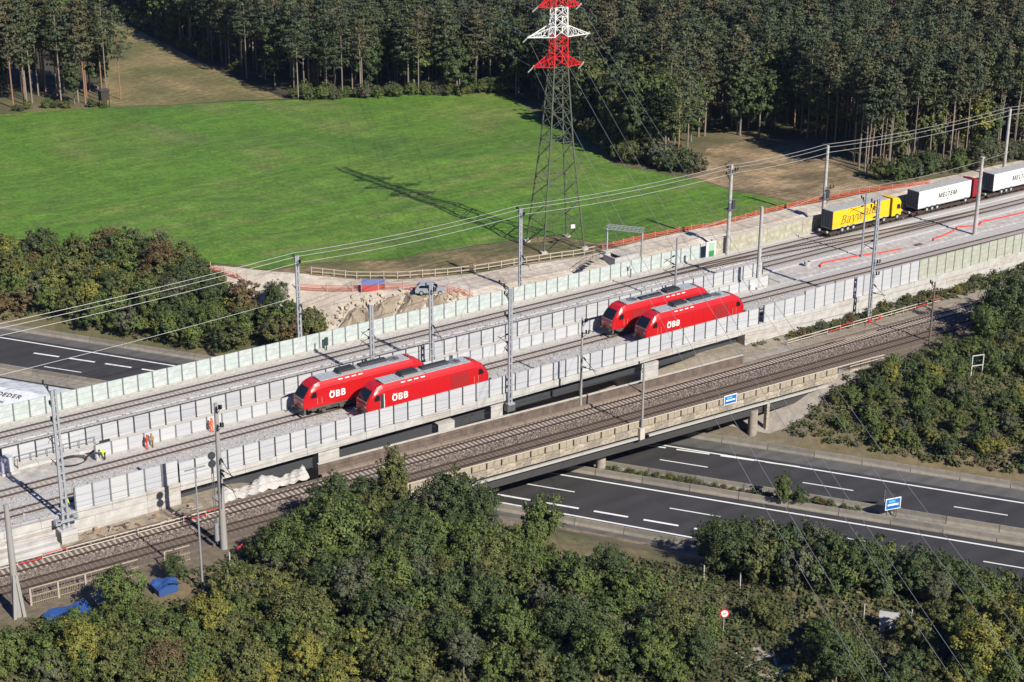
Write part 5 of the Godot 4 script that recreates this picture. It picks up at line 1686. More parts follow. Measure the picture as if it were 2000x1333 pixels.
	part(cb, "base", bxm(-1.0, 1.0, -0.05, 0.25, -0.9, 0.9), conc)
	part(cb, "side_plate", bxm(-0.9, -0.5, 0.3, 1.5, 0.3, 0.75), mat("cabinet_lilac", 0.33, 0.32, 0.45, 0.5))
	var wk := thing("walkway", "raised concrete walkway with a grey tube railing between the decks at the left", "walkway", Vector3(-50, -0.42, -15))
	for k in 4:
		part(wk, "step_slab", bxm(-4.9 + k * 2.4, -2.54 + k * 2.4, 0, 0.35, -0.15, 0.9), conc)
	var hr := MB.new()
	for y in [0.85, 1.35]:
		hr.rod(Vector3(-4.9, y, -0.05), Vector3(4.7, y, -0.05), 0.035)
	for k in 6:
		hr.rod(Vector3(-4.9 + k * 1.92, 0.3, -0.05), Vector3(-4.9 + k * 1.92, 1.35, -0.05), 0.04)
	hr.rod(Vector3(-4.9, 1.35, -0.05), Vector3(-4.9, 1.35, 0.85), 0.035)
	hr.rod(Vector3(-4.9, 0.3, 0.85), Vector3(-4.9, 1.35, 0.85), 0.04)
	part(wk, "railing", hr.done(), mat("dull_steel", 0.16, 0.17, 0.18))
	part(wk, "dark_hatch", bxm(4.9, 6.2, 0, 1.0, 0.7, 0.78), mat("loco_dark", 0.03, 0.033, 0.037))
	# white tarpaulin heap between the wall and the viaduct
	var tp := MB.new()
	var N := 26
	var tf := func(i: int, k: int) -> Vector3:
		var x := -38.5 + i * 0.43
		var u := k / 6.0
		var h := 1.25 * sin(PI * clampf(u * 0.9 + 0.08, 0, 1)) * (0.55 + 0.45 * sin(i * 0.5 + 0.6)) + 0.16 * sin(i * 2.1 + k * 1.7)
		return Vector3(x, -2.55 + maxf(h, 0) * clampf(i / 3.0, 0.1, 1), 0.5 + u * 2.4 + 0.15 * sin(i * 1.3))
	for i in N:
		for k in 6:
			tp.quad(tf.call(i, k), tf.call(i, k + 1), tf.call(i + 1, k + 1), tf.call(i + 1, k))
	solo("tarpaulin", "crumpled white tarpaulin over a heap at the left end of the brown wall", "tarpaulin", tp.done(), mat("tarp_white", 0.45, 0.43, 0.4, 0.7))
	# tape railing with white and red bars beside the old line, left and right
	for q in [["white tube railing along the foot of the left wall beside the old track", -70.0, 12, 3.75, 0.045, mat("rail_beige", 0.55, 0.49, 0.4)], ["pale and red barrier rail at the foot of the right wall, below the shrubs", 48.0, 12, 3.9, 0.01, mat("rail_beige", 0.55, 0.49, 0.4)]]:
		var f := thing("barrier_rail", q[0], "railing", Vector3(q[1], -2.6, q[3]), "low rails beside the old line")
		for k in q[2]:
			part(f, "post", bxm(k * 2.6 - 0.04, k * 2.6 + 0.04, 0, 0.95, -0.04, 0.04), mat("pale_wood", 0.38, 0.33, 0.26), Vector3(0, 0, k * 2.6 * q[4]))
			for y in [0.5, 0.9]:
				var mb := MB.new()
				mb.bar(Vector3(k * 2.6 + 0.03, y, k * 2.6 * q[4] + 0.05), Vector3(k * 2.6 + 2.57, y, (k + 1) * 2.6 * q[4] + 0.05), 0.05, 0.09)
				part(f, "rail", mb.done(), q[5] if (k * 3 + int(y * 10)) % 7 else mat("hose_red", 0.6, 0.05, 0.04, 0.6))
	for q in [[64.4, 4.1, "left"], [66.6, 4.0, "right"]]:
		var mb := MB.new()
		mb.box(Vector3.ZERO, Vector3(1.0, 0.35, 0.3), Basis(Vector3(0, 1, 0.3).normalized(), 0.5))
		mb.rod(Vector3(-0.6, -0.2, 0.1), Vector3(-1.5, -0.3, 0.5), 0.06)
		solo("red_marker", "crumpled red marker tape at the foot of the tall right lattice mast, " + q[2] + " side", "marker", mb.done(), mat("hose_red", 0.6, 0.05, 0.04), "red markers round the mast foot", Vector3(q[0], -2.15, q[1]))
	var rn := MB.new()
	rn.tube(PackedVector3Array([on(-42.4, 14.0, 0.4), on(-40.6, 13.6, 0.75), on(-38.8, 13.0, 0.6), on(-37.0, 12.2, 0.9)]), 0.14, 0.18, 6)
	rn.tube(PackedVector3Array([on(-42.6, 14.3, 0.2), on(-40.2, 13.8, 0.3), on(-37.4, 12.6, 0.5)]), 0.1, 0.1, 6)
	solo("red_netting", "rolled bright red safety netting beside the old track near the pulley mast", "netting", rn.done(), mat("hose_red", 0.6, 0.05, 0.04))
	# debris along the foot of the left wall
	for i in 26:
		var mb := MB.new()
		var x := rng.randf_range(-55, -41); var z := rng.randf_range(0.9, 3.4) + (x + 55) * 0.04
		if i % 3:
			mb.bar(Vector3(x, -2.5 + rng.randf() * 0.4, z), Vector3(x + rng.randf_range(-1.6, 1.6), -2.4 + rng.randf() * 0.6, z + rng.randf_range(-0.5, 0.8)), 0.1, 0.1)
		else:
			mb.box(Vector3(x, -2.45, z), Vector3(rng.randf_range(0.4, 1.0), rng.randf_range(0.2, 0.5), rng.randf_range(0.3, 0.7)), Basis(Vector3(0.2, 1, 0.1).normalized(), rng.randf() * 3))
		solo("timber_offcut" if i % 3 else "stone_block", ("weathered timber offcut" if i % 3 else "pale broken stone block") + " lying at the foot of the left abutment wall", "debris", mb.done(), mat("debris_%d" % (i % 3), [0.3, 0.42, 0.2][i % 3], [0.22, 0.36, 0.15][i % 3], [0.15, 0.3, 0.1][i % 3], 0.9), "debris along the left wall")
	# reed fence in the bottom left
	var rf := thing("reed_fence", "white framed screen fence of thin upright canes below the old track, bottom left", "fence", on(-57, 12.6))
	for k in 6:
		var a := -64.0 + k * 2.8
		if k == 4:
			continue
		part(rf, "post", bxm(-0.09, 0.09, -0.4, 2.0, -0.09, 0.09), wood, Vector3(a, -2.7, 12.2 + (a + 64) * 0.045) - rf.position)
		for y in [0.35, 1.1, 1.95]:
			var mb := MB.new()
			mb.bar(Vector3(a, -2.7 + y, 12.2 + (a + 64) * 0.045) - rf.position, Vector3(a + 2.8, -2.7 + y, 12.2 + (a + 66.8) * 0.045) - rf.position, 0.06, 0.1 if y > 1.5 else 0.06)
			part(rf, "rail", mb.done(), wood)
		for j in 15:
			var mb := MB.new()
			var x := a + 0.15 + j * 0.18
			mb.rod(Vector3(x, -2.75, 12.26 + (x + 64) * 0.045) - rf.position, Vector3(x + rng.randf_range(-0.08, 0.08), -2.75 + rng.randf_range(1.2, 1.9), 12.26 + (x + 64) * 0.045) - rf.position, 0.022, 3)
			part(rf, "cane", mb.done(), mat("cane", 0.34, 0.28, 0.2, 0.9))
	for q in [[-62.0, 17.2, 2.2, 1.5, "larger blue tarpaulin among the bushes below the cane fence"], [-51.9, 17.0, 1.3, 0.9, "small blue tarpaulin among the bushes near the thin lamp post"]]:
		var mb := MB.new()
		var f2 := func(i: int, k: int) -> Vector3:
			return Vector3((i - 3) / 3.0 * q[2], 1.0 + 0.25 * sin(i * 1.4) * cos(k * 1.1) - 0.12 * absf(i - 3), (k - 2) / 2.0 * q[3])
		for i in 6:
			for k in 4:
				mb.quad(f2.call(i, k), f2.call(i, k + 1), f2.call(i + 1, k + 1), f2.call(i + 1, k))
				mb.quad(f2.call(i, k) - Vector3(0, 0.04, 0), f2.call(i + 1, k) - Vector3(0, 0.04, 0), f2.call(i + 1, k + 1) - Vector3(0, 0.04, 0), f2.call(i, k + 1) - Vector3(0, 0.04, 0))
		mb.bx(-q[2] * 0.8, q[2] * 0.8, -0.3, 0.6, -q[3] * 0.7, q[3] * 0.7)
		solo("blue_tarpaulin", q[4], "tarpaulin", mb.done(), mat("tarp_blue", 0.025, 0.075, 0.24, 0.6), "blue tarpaulins in the bushes", on(q[0], q[1], 0.3))
	var sh := thing("shed_roof", "small lean-to with a grey board roof beside the larger blue tarpaulin", "shed", on(-59.3, 17.6, 0.0))
	for k in 3:
		var mb := MB.new()
		mb.box(Vector3(0.2 + k * 0.92, 1.75, 0.2), Vector3(0.9, 0.06, 2.9), Basis(Vector3.RIGHT, 0.22))
		part(sh, "roof_board", mb.done(), mat("shed_grey", 0.19, 0.18, 0.17, 0.8))
	part(sh, "wall", bxm(-0.2, 2.4, -0.4, 1.4, -0.9, 1.2), mat("shed_wall", 0.1, 0.085, 0.07, 0.9))
	# white tent over the left carriageway
	var tent := thing("site_tent", "long white tent roof over the near carriageway at the left edge, lettered on its slope", "tent", sl(-80, 10.5, YM))
	var tm := mat("tent_white", 0.66, 0.68, 0.69, 0.6, 0, "fine", 8.0)
	var to := tent.position
	for k in 12:
		var s0 := -128.0 + k * 6.8
		for side2 in [[5.7, -5.6, 10.5, -4.55], [10.5, -4.55, 15.3, -5.6]]:
			var mb := MB.new()
			mb.quad(sl(s0 + 0.03, side2[2], side2[3]) - to, sl(s0 + 6.77, side2[2], side2[3]) - to, sl(s0 + 6.77, side2[0], side2[1]) - to, sl(s0 + 0.03, side2[0], side2[1]) - to)
			mb.quad(sl(s0 + 0.03, side2[0], side2[1] - 0.06) - to, sl(s0 + 6.77, side2[0], side2[1] - 0.06) - to, sl(s0 + 6.77, side2[2], side2[3] - 0.06) - to, sl(s0 + 0.03, side2[2], side2[3] - 0.06) - to)
			part(tent, "roof_sheet", mb.done(), tm)
		for l in [5.8, 15.2]:
			var mb := MB.new()
			mb.bar(sl(s0, l, YM) - to, sl(s0, l, -5.68) - to, 0.15, 0.15)
			part(tent, "tent_leg", mb.done(), mat("galvanised", 0.42, 0.44, 0.47))
			var wb := MB.new()
			wb.bar(sl(s0 + 0.1, l, -6.95) - to, sl(s0 + 6.7, l, -6.95) - to, 0.05, 2.5)
			part(tent, "side_sheet", wb.done(), tm)
	var ux := Vector3(DRX, 0, DRZ)
	var uy := Vector3(DRZ * 4.8, 1.05, -DRX * 4.8).normalized()
	var bt := Basis(ux, uy, ux.cross(uy))
	part(tent, "lettering", text_mesh("oph ROEDER", 0.85), mat("lettering_dark", 0.035, 0.035, 0.045), sl(-64.6, 11.9, lerpf(-4.55, -5.6, 1.4 / 4.8)) - to + ux.cross(uy) * 0.02, bt)
	part(tent, "lettering", text_mesh("Zeltbau", 0.5), mat("lettering_dark", 0.035, 0.035, 0.045), sl(-64.0, 13.4, lerpf(-4.55, -5.6, 2.9 / 4.8)) - to + ux.cross(uy) * 0.02, bt)
	# graffiti on the right wall
	var gr := part(self, numbered("wall_lettering"), text_mesh("BION-BRIZ", 1.15, false), mat("spray", 0.16, 0.15, 0.16, 0.8), Vector3(95.6, -2.9, 0.262), Basis(Vector3(1, 0.02, 0), Vector3(0.1, 1, 0), Vector3(0, 0, 1)))
	tag(gr, "grey sprayed lettering on the white retaining wall at the right edge", "graffiti")
	var pipe := MB.new()
	pipe.tube(PackedVector3Array([Vector3(91.0, -4.0, 0.5), Vector3(91.0, -1.7, 0.5), Vector3(91.25, -1.45, 0.5), Vector3(91.5, -1.7, 0.5), Vector3(91.5, -4.0, 0.5)]), 0.13, 0.13, 8)
	solo("bent_pipe", "upright grey hoop of pipe in front of the white right wall", "pipe", pipe.done(), mat("dull_steel", 0.16, 0.17, 0.18))


# ------------------------------------------------------------------ people
func figure(called: String, label: String, at: Vector3, turn: float, J: Array, tints: Dictionary) -> void:
	# J: bones [a, b, ra, rb, tint]
	var lo := Vector3(9, 9, 9); var hi := -lo
	for b in J:
		for p in [b[0], b[1]]:
			lo = lo.min(p - Vector3.ONE * (maxf(b[2], b[3]) + 0.07)); hi = hi.max(p + Vector3.ONE * (maxf(b[2], b[3]) + 0.07))
	var s := 0.032
	var nx := int((hi.x - lo.x) / s) + 2; var ny := int((hi.y - lo.y) / s) + 2; var nzz := int((hi.z - lo.z) / s) + 2
	var F := PackedFloat32Array(); F.resize(nx * ny * nzz); F.fill(1.0)
	var T := PackedInt32Array(); T.resize(nx * ny * nzz)
	var near := PackedFloat32Array(); near.resize(nx * ny * nzz); near.fill(9.0)
	var bi := 0
	for b in J:
		var a: Vector3 = b[0]; var d: Vector3 = b[1] - a
		var ll := maxf(d.length_squared(), 1e-6)
		var R := maxf(b[2], b[3]) + 0.07
		var l2: Vector3 = ((a.min(b[1]) - Vector3.ONE * R - lo) / s).floor(); var h2: Vector3 = ((a.max(b[1]) + Vector3.ONE * R - lo) / s).ceil()
		for z in range(maxi(int(l2.z), 0), mini(int(h2.z) + 1, nzz)):
			for y in range(maxi(int(l2.y), 0), mini(int(h2.y) + 1, ny)):
				for x in range(maxi(int(l2.x), 0), mini(int(h2.x) + 1, nx)):
					var p := lo + Vector3(x, y, z) * s
					var t := clampf((p - a).dot(d) / ll, 0, 1)
					var ds := (p - a - d * t).length() - lerpf(b[2], b[3], t)
					var i := (z * ny + y) * nx + x
					var k := 0.035
					var h := clampf(0.5 + 0.5 * (F[i] - ds) / k, 0, 1)
					F[i] = lerpf(F[i], ds, h) - k * h * (1 - h)
					if ds < near[i]:
						near[i] = ds; T[i] = bi
		bi += 1
	var at_cell := {}
	var V := PackedVector3Array(); var Cc := PackedColorArray()
	for z in nzz - 1:
		for y in ny - 1:
			for x in nx - 1:
				var c := Vector3.ZERO; var n := 0
				var base := (z * ny + y) * nx + x
				var inb := 0
				for q in 8:
					if F[base + (q & 1) + ((q >> 1) & 1) * nx + ((q >> 2) & 1) * nx * ny] < 0:
						inb += 1
				if inb == 0 or inb == 8:
					continue
				for e in [[0, 1], [2, 3], [4, 5], [6, 7], [0, 2], [1, 3], [4, 6], [5, 7], [0, 4], [1, 5], [2, 6], [3, 7]]:
					var fa := F[base + (e[0] & 1) + ((e[0] >> 1) & 1) * nx + ((e[0] >> 2) & 1) * nx * ny]
					var fb := F[base + (e[1] & 1) + ((e[1] >> 1) & 1) * nx + ((e[1] >> 2) & 1) * nx * ny]
					if (fa < 0) != (fb < 0):
						var t := fa / (fa - fb)
						var pa := Vector3(e[0] & 1, (e[0] >> 1) & 1, (e[0] >> 2) & 1); var pb := Vector3(e[1] & 1, (e[1] >> 1) & 1, (e[1] >> 2) & 1)
						c += pa.lerp(pb, t); n += 1
				at_cell[base] = V.size()
				V.push_back(lo + (Vector3(x, y, z) + c / n) * s)
				Cc.push_back(tints[J[T[base]][4]])
	var mb := MB.new()
	var ax := [1, nx, nx * ny]
	for base in at_cell:
		for k in 3:
			if base + ax[k] >= F.size() or (F[base] < 0) == (F[base + ax[k]] < 0):
				continue
			var u: int = ax[(k + 1) % 3]; var w: int = ax[(k + 2) % 3]
			if not (at_cell.has(base - u) and at_cell.has(base - w) and at_cell.has(base - u - w)):
				continue
			var q := [at_cell[base], at_cell[base - u], at_cell[base - u - w], at_cell[base - w]]
			if F[base] < 0:
				q.reverse()
			mb.col = Cc[q[0]]
			mb.quad(V[q[0]], V[q[3]], V[q[2]], V[q[1]])
	# fingers, brim and nose
	for b in J:
		if b[4] == "hand":
			mb.col = tints["hand"]
			var d: Vector3 = (b[1] - b[0]).normalized()
			var sx := d.cross(Vector3.FORWARD).normalized()
			for f in 4:
				var o: Vector3 = b[1] + sx * (f - 1.5) * 0.019
				mb.tube(PackedVector3Array([o, o + d * 0.045, o + d * (0.07 + 0.012 * (2 - absf(f - 1.3))) + Vector3(0, 0, 0.02)]), 0.009, 0.007, 5)
			mb.tube(PackedVector3Array([b[0] + sx * 0.03, b[0] + sx * 0.06 + d * 0.04, b[0] + sx * 0.05 + d * 0.08]), 0.011, 0.008, 5)
		elif b[4] == "helmet":
			mb.col = tints["helmet"]
			mb.tube(PackedVector3Array([b[0] + Vector3(0, -0.02, 0.02), b[0] + Vector3(0, 0.0, 0.02)]), 0.145, 0.14, 12)
		elif b[4] == "skin":
			mb.col = tints["skin"]
			mb.tube(PackedVector3Array([b[0] + Vector3(0, 0.0, 0.09), b[0] + Vector3(0, -0.035, 0.125)]), 0.012, 0.018, 5)
			for sx2 in [-1.0, 1.0]:
				mb.tube(PackedVector3Array([b[0] + Vector3(sx2 * 0.098, -0.02, 0.0), b[0] + Vector3(sx2 * 0.104, 0.03, -0.01)]), 0.02, 0.018, 5)
				mb.col = Color(0.02, 0.015, 0.012)
				mb.box(b[0] + Vector3(sx2 * 0.037, 0.02, 0.096), Vector3(0.028, 0.014, 0.012))
				mb.col = tints["skin"]
			mb.col = Color(0.3, 0.1, 0.08)
			mb.box(b[0] + Vector3(0, -0.065, 0.094), Vector3(0.045, 0.01, 0.012))
	var o := thing("person", label, "person", at, "")
	o.rotation.y = turn
	part(o, "body", mb.done(), vmat("figure", 0.85))


func pose(lean: float, arm_l: Vector3, arm_r: Vector3, step: float, squat := 0.0) -> Array:
	var hip := Vector3(0, 0.93 - squat, 0)
	var r := Basis(Vector3.RIGHT, lean)
	var chest := hip + r * Vector3(0, 0.4, 0)
	var neck := hip + r * Vector3(0, 0.57, 0.01)
	var head := neck + r * Vector3(0, 0.14, 0.03) * 1.0 + Vector3(0, 0, 0.02)
	var J := []
	J.push_back([hip, chest, 0.145, 0.16, "jacket"])
	J.push_back([chest, neck - Vector3(0, 0.04, 0), 0.15, 0.07, "jacket"])
	J.push_back([neck - Vector3(0, 0.02, 0), head, 0.055, 0.06, "skin2"])
	J.push_back([head, head + Vector3(0, 0.05, 0.0), 0.095, 0.095, "skin"])
	J.push_back([head + Vector3(0, 0.07, -0.01), head + Vector3(0, 0.09, -0.01), 0.112, 0.1, "helmet"])
	for s in [-1.0, 1.0]:
		var sh: Vector3 = hip + r * Vector3(s * 0.19, 0.5, 0)
		var hand: Vector3 = hip + r * (arm_l if s < 0 else arm_r)
		var el: Vector3 = (sh + hand) / 2 + Vector3(s * 0.06, -0.03, -0.06)
		J.push_back([sh, el, 0.065, 0.052, "jacket"])
		J.push_back([el, hand, 0.05, 0.04, "jacket"])
		J.push_back([hand, hand + (hand - el).normalized() * 0.07, 0.035, 0.036, "hand"])
		var hp := hip + Vector3(s * 0.095, -0.03, 0)
		var ank := Vector3(s * 0.12, 0.09, s * step)
		var kn := (hp + ank) / 2 + Vector3(s * 0.02, 0.02, 0.03 + squat * 0.8)
		J.push_back([hp, kn, 0.098, 0.068, "trousers"])
		J.push_back([kn, ank, 0.066, 0.048, "trousers"])
		J.push_back([ank - Vector3(0, 0.04, 0.03), ank + Vector3(s * 0.02, -0.05, 0.15), 0.045, 0.038, "boots"])
	return J


func people() -> void:
	var skin := Color(0.42, 0.24, 0.16)
	var dark := Color(0.03, 0.03, 0.035)
	var base := {"skin": skin, "skin2": skin, "hand": skin, "boots": Color(0.04, 0.03, 0.025), "helmet": Color(0.7, 0.7, 0.68)}
	var orange := base.duplicate(); orange.jacket = Color(0.72, 0.05, 0.02); orange.trousers = Color(0.7, 0.045, 0.02); orange.helmet = Color(0.5, 0.07, 0.05)
	var orange2 := base.duplicate(); orange2.jacket = Color(0.75, 0.13, 0.03); orange2.trousers = Color(0.72, 0.11, 0.03); orange2.helmet = Color(0.65, 0.12, 0.04)
	var tan2 := base.duplicate(); tan2.jacket = Color(0.4, 0.33, 0.12); tan2.trousers = Color(0.33, 0.27, 0.13); tan2.helmet = Color(0.35, 0.25, 0.14)
	var yellow := base.duplicate(); yellow.jacket = Color(0.62, 0.75, 0.04); yellow.trousers = dark; yellow.helmet = Color(0.08, 0.07, 0.06)
	var y := -0.19
	figure("person", "person in red work clothes at the lower middle barrier, beside one in tan", Vector3(-40.9, y, -10.6), 1.2, pose(0.06, Vector3(-0.22, 0.05, 0.12), Vector3(0.2, 0.22, 0.3), 0.06), orange)
	figure("person", "person in tan work clothes standing beside the person in red at the barrier", Vector3(-40.1, y, -10.7), -1.3, pose(0.1, Vector3(-0.2, 0.1, 0.25), Vector3(0.22, 0.02, 0.1), 0.05), tan2)
	figure("person", "person in orange work clothes and orange cap standing alone near the pulley mast", Vector3(-32.6, y, -10.7), 0.2, pose(0.02, Vector3(-0.24, 0.0, 0.08), Vector3(0.24, 0.03, 0.12), 0.08), orange2)
	figure("person", "person in a yellow vest bending forward at the end of the barrier", Vector3(-46.0, y, -10.7), -1.5, pose(1.05, Vector3(-0.14, 0.1, 0.42), Vector3(0.14, 0.12, 0.44), 0.12), yellow)
	figure("person", "person in a yellow vest behind the left end of the front barrier", Vector3(-54.75, y, -0.6), 0.6, pose(0.1, Vector3(-0.2, 0.1, 0.2), Vector3(0.2, 0.05, 0.2), 0.05), yellow)
	figure("person", "person in a yellow vest seen over the right barrier beside the track", Vector3(62.0, 1.1, -1.2), 0.3, pose(0.3, Vector3(-0.2, 0.1, 0.3), Vector3(0.2, 0.1, 0.3), 0.05), yellow)
	var plat := thing("work_platform", "low steel work platform behind the right barrier carrying a person in a yellow vest", "platform", Vector3(62.0, -0.42, -1.2))
	part(plat, "deck", bxm(-0.9, 0.9, 1.44, 1.51, -0.5, 0.5), mat("dull_steel", 0.16, 0.17, 0.18))
	for a in [-0.85, 0.85]:
		for b in [-0.45, 0.45]:
			part(plat, "leg", bxm(a - 0.04, a + 0.04, 0, 1.436, b - 0.04, b + 0.04), mat("dull_steel", 0.16, 0.17, 0.18))


func road_sign(called: String, label: String, at: Vector3, turn: float, w: float, h: float, y0: float) -> void:
	var t := thing(called, label, "road sign", at)
	t.rotation.y = turn
	var blue := mat("sign_blue", 0.012, 0.16, 0.5, 0.4)
	part(t, "board", bxm(-w / 2, w / 2, y0, y0 + h, -0.04, 0.04), mat("sign_white", 0.8, 0.8, 0.8, 0.4))
	part(t, "blue_field", bxm(-w / 2 + 0.1, w / 2 - 0.1, y0 + 0.1, y0 + h - 0.1, 0.043, 0.055), blue)
	part(t, "pale_symbol", bxm(-0.3 * w, 0.12 * w, y0 + h * 0.62, y0 + h * 0.82, 0.058, 0.066), mat("sign_sky", 0.12, 0.42, 0.62, 0.4))
	part(t, "white_arrow_bar", bxm(-0.36 * w, 0.36 * w, y0 + h * 0.36, y0 + h * 0.52, 0.058, 0.066), mat("sign_white", 0.8, 0.8, 0.8))
	part(t, "dark_line", bxm(-0.3 * w, 0.28 * w, y0 + h * 0.18, y0 + h * 0.27, 0.058, 0.066), mat("sign_navy", 0.02, 0.06, 0.3, 0.4))
	if y0 > 0.2:
		for x in [-w * 0.32, w * 0.32]:
			part(t, "post", bxm(x - 0.06, x + 0.06, -0.2, y0 + h * 0.8, -0.15, -0.05), mat("dull_steel", 0.16, 0.17, 0.18))
		part(t, "back_brace", bxm(-w * 0.4, w * 0.4, y0 + h * 0.75, y0 + h * 0.82, -0.05, -0.044), mat("dull_steel", 0.16, 0.17, 0.18))


func roadside() -> void:
	road_sign("road_sign", "blue road sign with a white border standing in the central reservation", Vector3(28.4, YM, 41.1), -0.25, 2.1, 1.45, 1.2)
	var wing := thing("sign_panel", "dark triangular back of a second sign just behind the blue one in the central reservation", "road sign", Vector3(29.6, YM, 39.6))
	var wm := MB.new()
	wm.prism(poly([-0.9, 1.8, 1.1, 1.8, -0.9, 3.0]), -0.04, 0.04)
	part(wing, "panel", wm.done(), mat("mast_shade_steel", 0.05, 0.053, 0.06))
	part(wing, "post", bxm(-0.95, -0.85, -0.1, 3.0, -0.08, -0.03), mat("galvanised", 0.42, 0.44, 0.47))
	road_sign("road_sign", "small blue road sign fixed to the railing of the old bridge", Vector3(26.9, -2.35, bridge_z(26.9) + 0.16), -0.05, 2.1, 1.25, 0.0)
	var rs := thing("round_sign", "round white traffic sign with a red rim at the bottom right", "road sign", on(-10.7, 54.1))
	rs.rotation.y = -0.55
	var d1 := MB.new(); d1.tube(PackedVector3Array([Vector3(0, 2.4, 0), Vector3(0, 2.4, 0.04)]), 0.5, 0.5, 24)
	part(rs, "rim", d1.done(), mat("sign_red", 0.55, 0.02, 0.03, 0.4))
	var d2 := MB.new(); d2.tube(PackedVector3Array([Vector3(0, 2.4, 0.041), Vector3(0, 2.4, 0.055)]), 0.36, 0.36, 24)
	part(rs, "face", d2.done(), mat("sign_white", 0.8, 0.8, 0.8))
	part(rs, "symbol", bxm(-0.16, 0.16, 2.32, 2.46, 0.056, 0.064), mat("sign_grey", 0.3, 0.3, 0.3))
	part(rs, "post", bxm(-0.04, 0.04, -0.3, 2.2, -0.08, -0.01), mat("galvanised", 0.42, 0.44, 0.47))
	var bx1 := thing("switch_cabinet", "pale concrete switch cabinet in the bushes at the bottom right", "cabinet", on(3.0, 62.9))
	bx1.rotation.y = -0.9
	part(bx1, "housing", bxm(-0.85, 0.85, -0.3, 1.6, -0.5, 0.5), mat("cabinet_grey", 0.5, 0.49, 0.46, 0.8))
	part(bx1, "roof", bxm(-0.95, 0.95, 1.604, 1.72, -0.6, 0.6), mat("white_concrete", 0.5, 0.48, 0.44))
	part(bx1, "vent", bxm(-0.2, 0.1, 0.5, 0.75, 0.504, 0.52), mat("loco_dark", 0.03, 0.033, 0.037))
	var fr := thing("small_goal", "pale steel goal frame standing in the bushes at the right", "goal", on(61.6, 25.6))
	fr.rotation.y = -0.3
	for x in [-0.85, 0.85]:
		part(fr, "upright", bxm(x - 0.06, x + 0.06, -0.3, 3.0, -0.06, 0.06), mat("frame_pale", 0.5, 0.5, 0.47))
	for y in [1.5, 2.94]:
		part(fr, "crossbar", bxm(-0.79, 0.79, y - 0.05, y + 0.05, -0.05, 0.05), mat("frame_pale", 0.5, 0.5, 0.47))
	var gp := mat("weathered_post", 0.4, 0.39, 0.36, 0.85)
	var words := ["left of a pair by the roadside bushes", "right of a pair by the roadside bushes", "beside the switch cabinet", "leaning, right of the switch cabinet", "below the thin lamp post in the bottom left"]
	var k := 0
	for q in [[-4.8, 44.8], [-2.9, 48.2], [2.2, 60.4], [5.4, 63.6], [-44.5, 16.5]]:
		var mb := MB.new()
		mb.box(Vector3(0, 0.9, 0), Vector3(0.12, 2.0, 0.12), Basis(Vector3.BACK, -0.12 if k == 3 else 0.02))
		solo("fence_post", "pale concrete fence post " + words[k], "fence post", mb.done(), gp, "single fence posts", on(q[0], q[1]))
		k += 1
	var wf := thing("wire_fence", "green wire mesh fence on posts in front of the meadow at the right", "fence", on(55, 21.5))
	for i in 9:
		var a := Vector2(53.0 + i * 2.4, 20.6 + i * 0.75)
		var b := a + Vector2(2.4, 0.75)
		part(wf, "post", bxm(-0.05, 0.05, -0.2, 1.7, -0.05, 0.05), mat("fence_green", 0.06, 0.13, 0.1), on(a.x, a.y) - wf.position)
		for y in [0.2, 0.5, 0.8, 1.1, 1.4, 1.65]:
			var mb := MB.new()
			mb.rod(on(a.x, a.y, y) - wf.position, on(b.x, b.y, y) - wf.position, 0.018, 3)
			part(wf, "wire", mb.done(), mat("fence_green", 0.06, 0.13, 0.1))
	var hs := thing("hunting_stand", "dark raised hunting hide at the edge of the left trees", "hide", on(25.2, -172.6))
	part(hs, "cabin", bxm(-0.9, 0.9, 1.6, 3.6, -0.8, 0.8), mat("dark_wood", 0.04, 0.033, 0.025, 0.9))
	part(hs, "roof", bxm(-1.1, 1.1, 3.604, 3.75, -1.0, 1.0), mat("dark_wood2", 0.06, 0.055, 0.05, 0.9))
	for a in [-0.8, 0.8]:
		for b in [-0.7, 0.7]:
			part(hs, "leg", bxm(a - 0.07, a + 0.07, -0.1, 1.596, b - 0.07, b + 0.07), mat("dark_wood", 0.04, 0.033, 0.025))
	solo("bare_earth_patch", "pale bare gravel patch among the bushes at the bottom right", "gravel patch", drape(poly([-13, 57, -9.5, 57.5, -8.5, 61, -10, 64, -13, 62.5]), 0.06), mat("gravel_patch", 0.32, 0.28, 0.23, 0.95, 0, "earth", 3.0))
	solo("bare_earth_patch", "pale bare gravel beside the old bridge abutment above the motorway", "gravel patch", drape(poly([-16, 23, -11.5, 20, -9.5, 21.5, -12.5, 26, -15, 28]), 0.06), mat("verge", 0.19, 0.15, 0.1))


# ------------------------------------------------------------------ trees and bushes
var bark_mats: Array[StandardMaterial3D] = []


func vary(k: float) -> Color:
	var v := rng.randf_range(1.0 - k, 1.0 + k)
	var w := rng.randf_range(-0.16, 0.1)
	return Color(v * (1.0 + w), v, v * (1.0 - w))


func clump(mb: MB, c: Vector3, r: Vector3, n: int, size: float, mid: Vector3, tone: Color) -> void:
	for i in n:
		var d := Vector3(rng.randfn(), rng.randfn(), rng.randfn()).normalized()
		var q := pow(rng.randf(), 0.45)
		var p := c + d * r * q
		var out := (p - mid).normalized()
		var nn := (d * 0.7 + out * 0.5 + Vector3(rng.randfn(), rng.randfn() + 0.5, rng.randfn()) * 0.55).normalized()
		var ns := (nn * 0.75 + out * 0.4 + d * 0.35).normalized()
		mb.col = tone * rng.randf_range(0.75, 1.25) * LEAF
		mb.leaf(p, nn, ns, size * rng.randf_range(0.7, 1.3), rng.randf() * TAU)


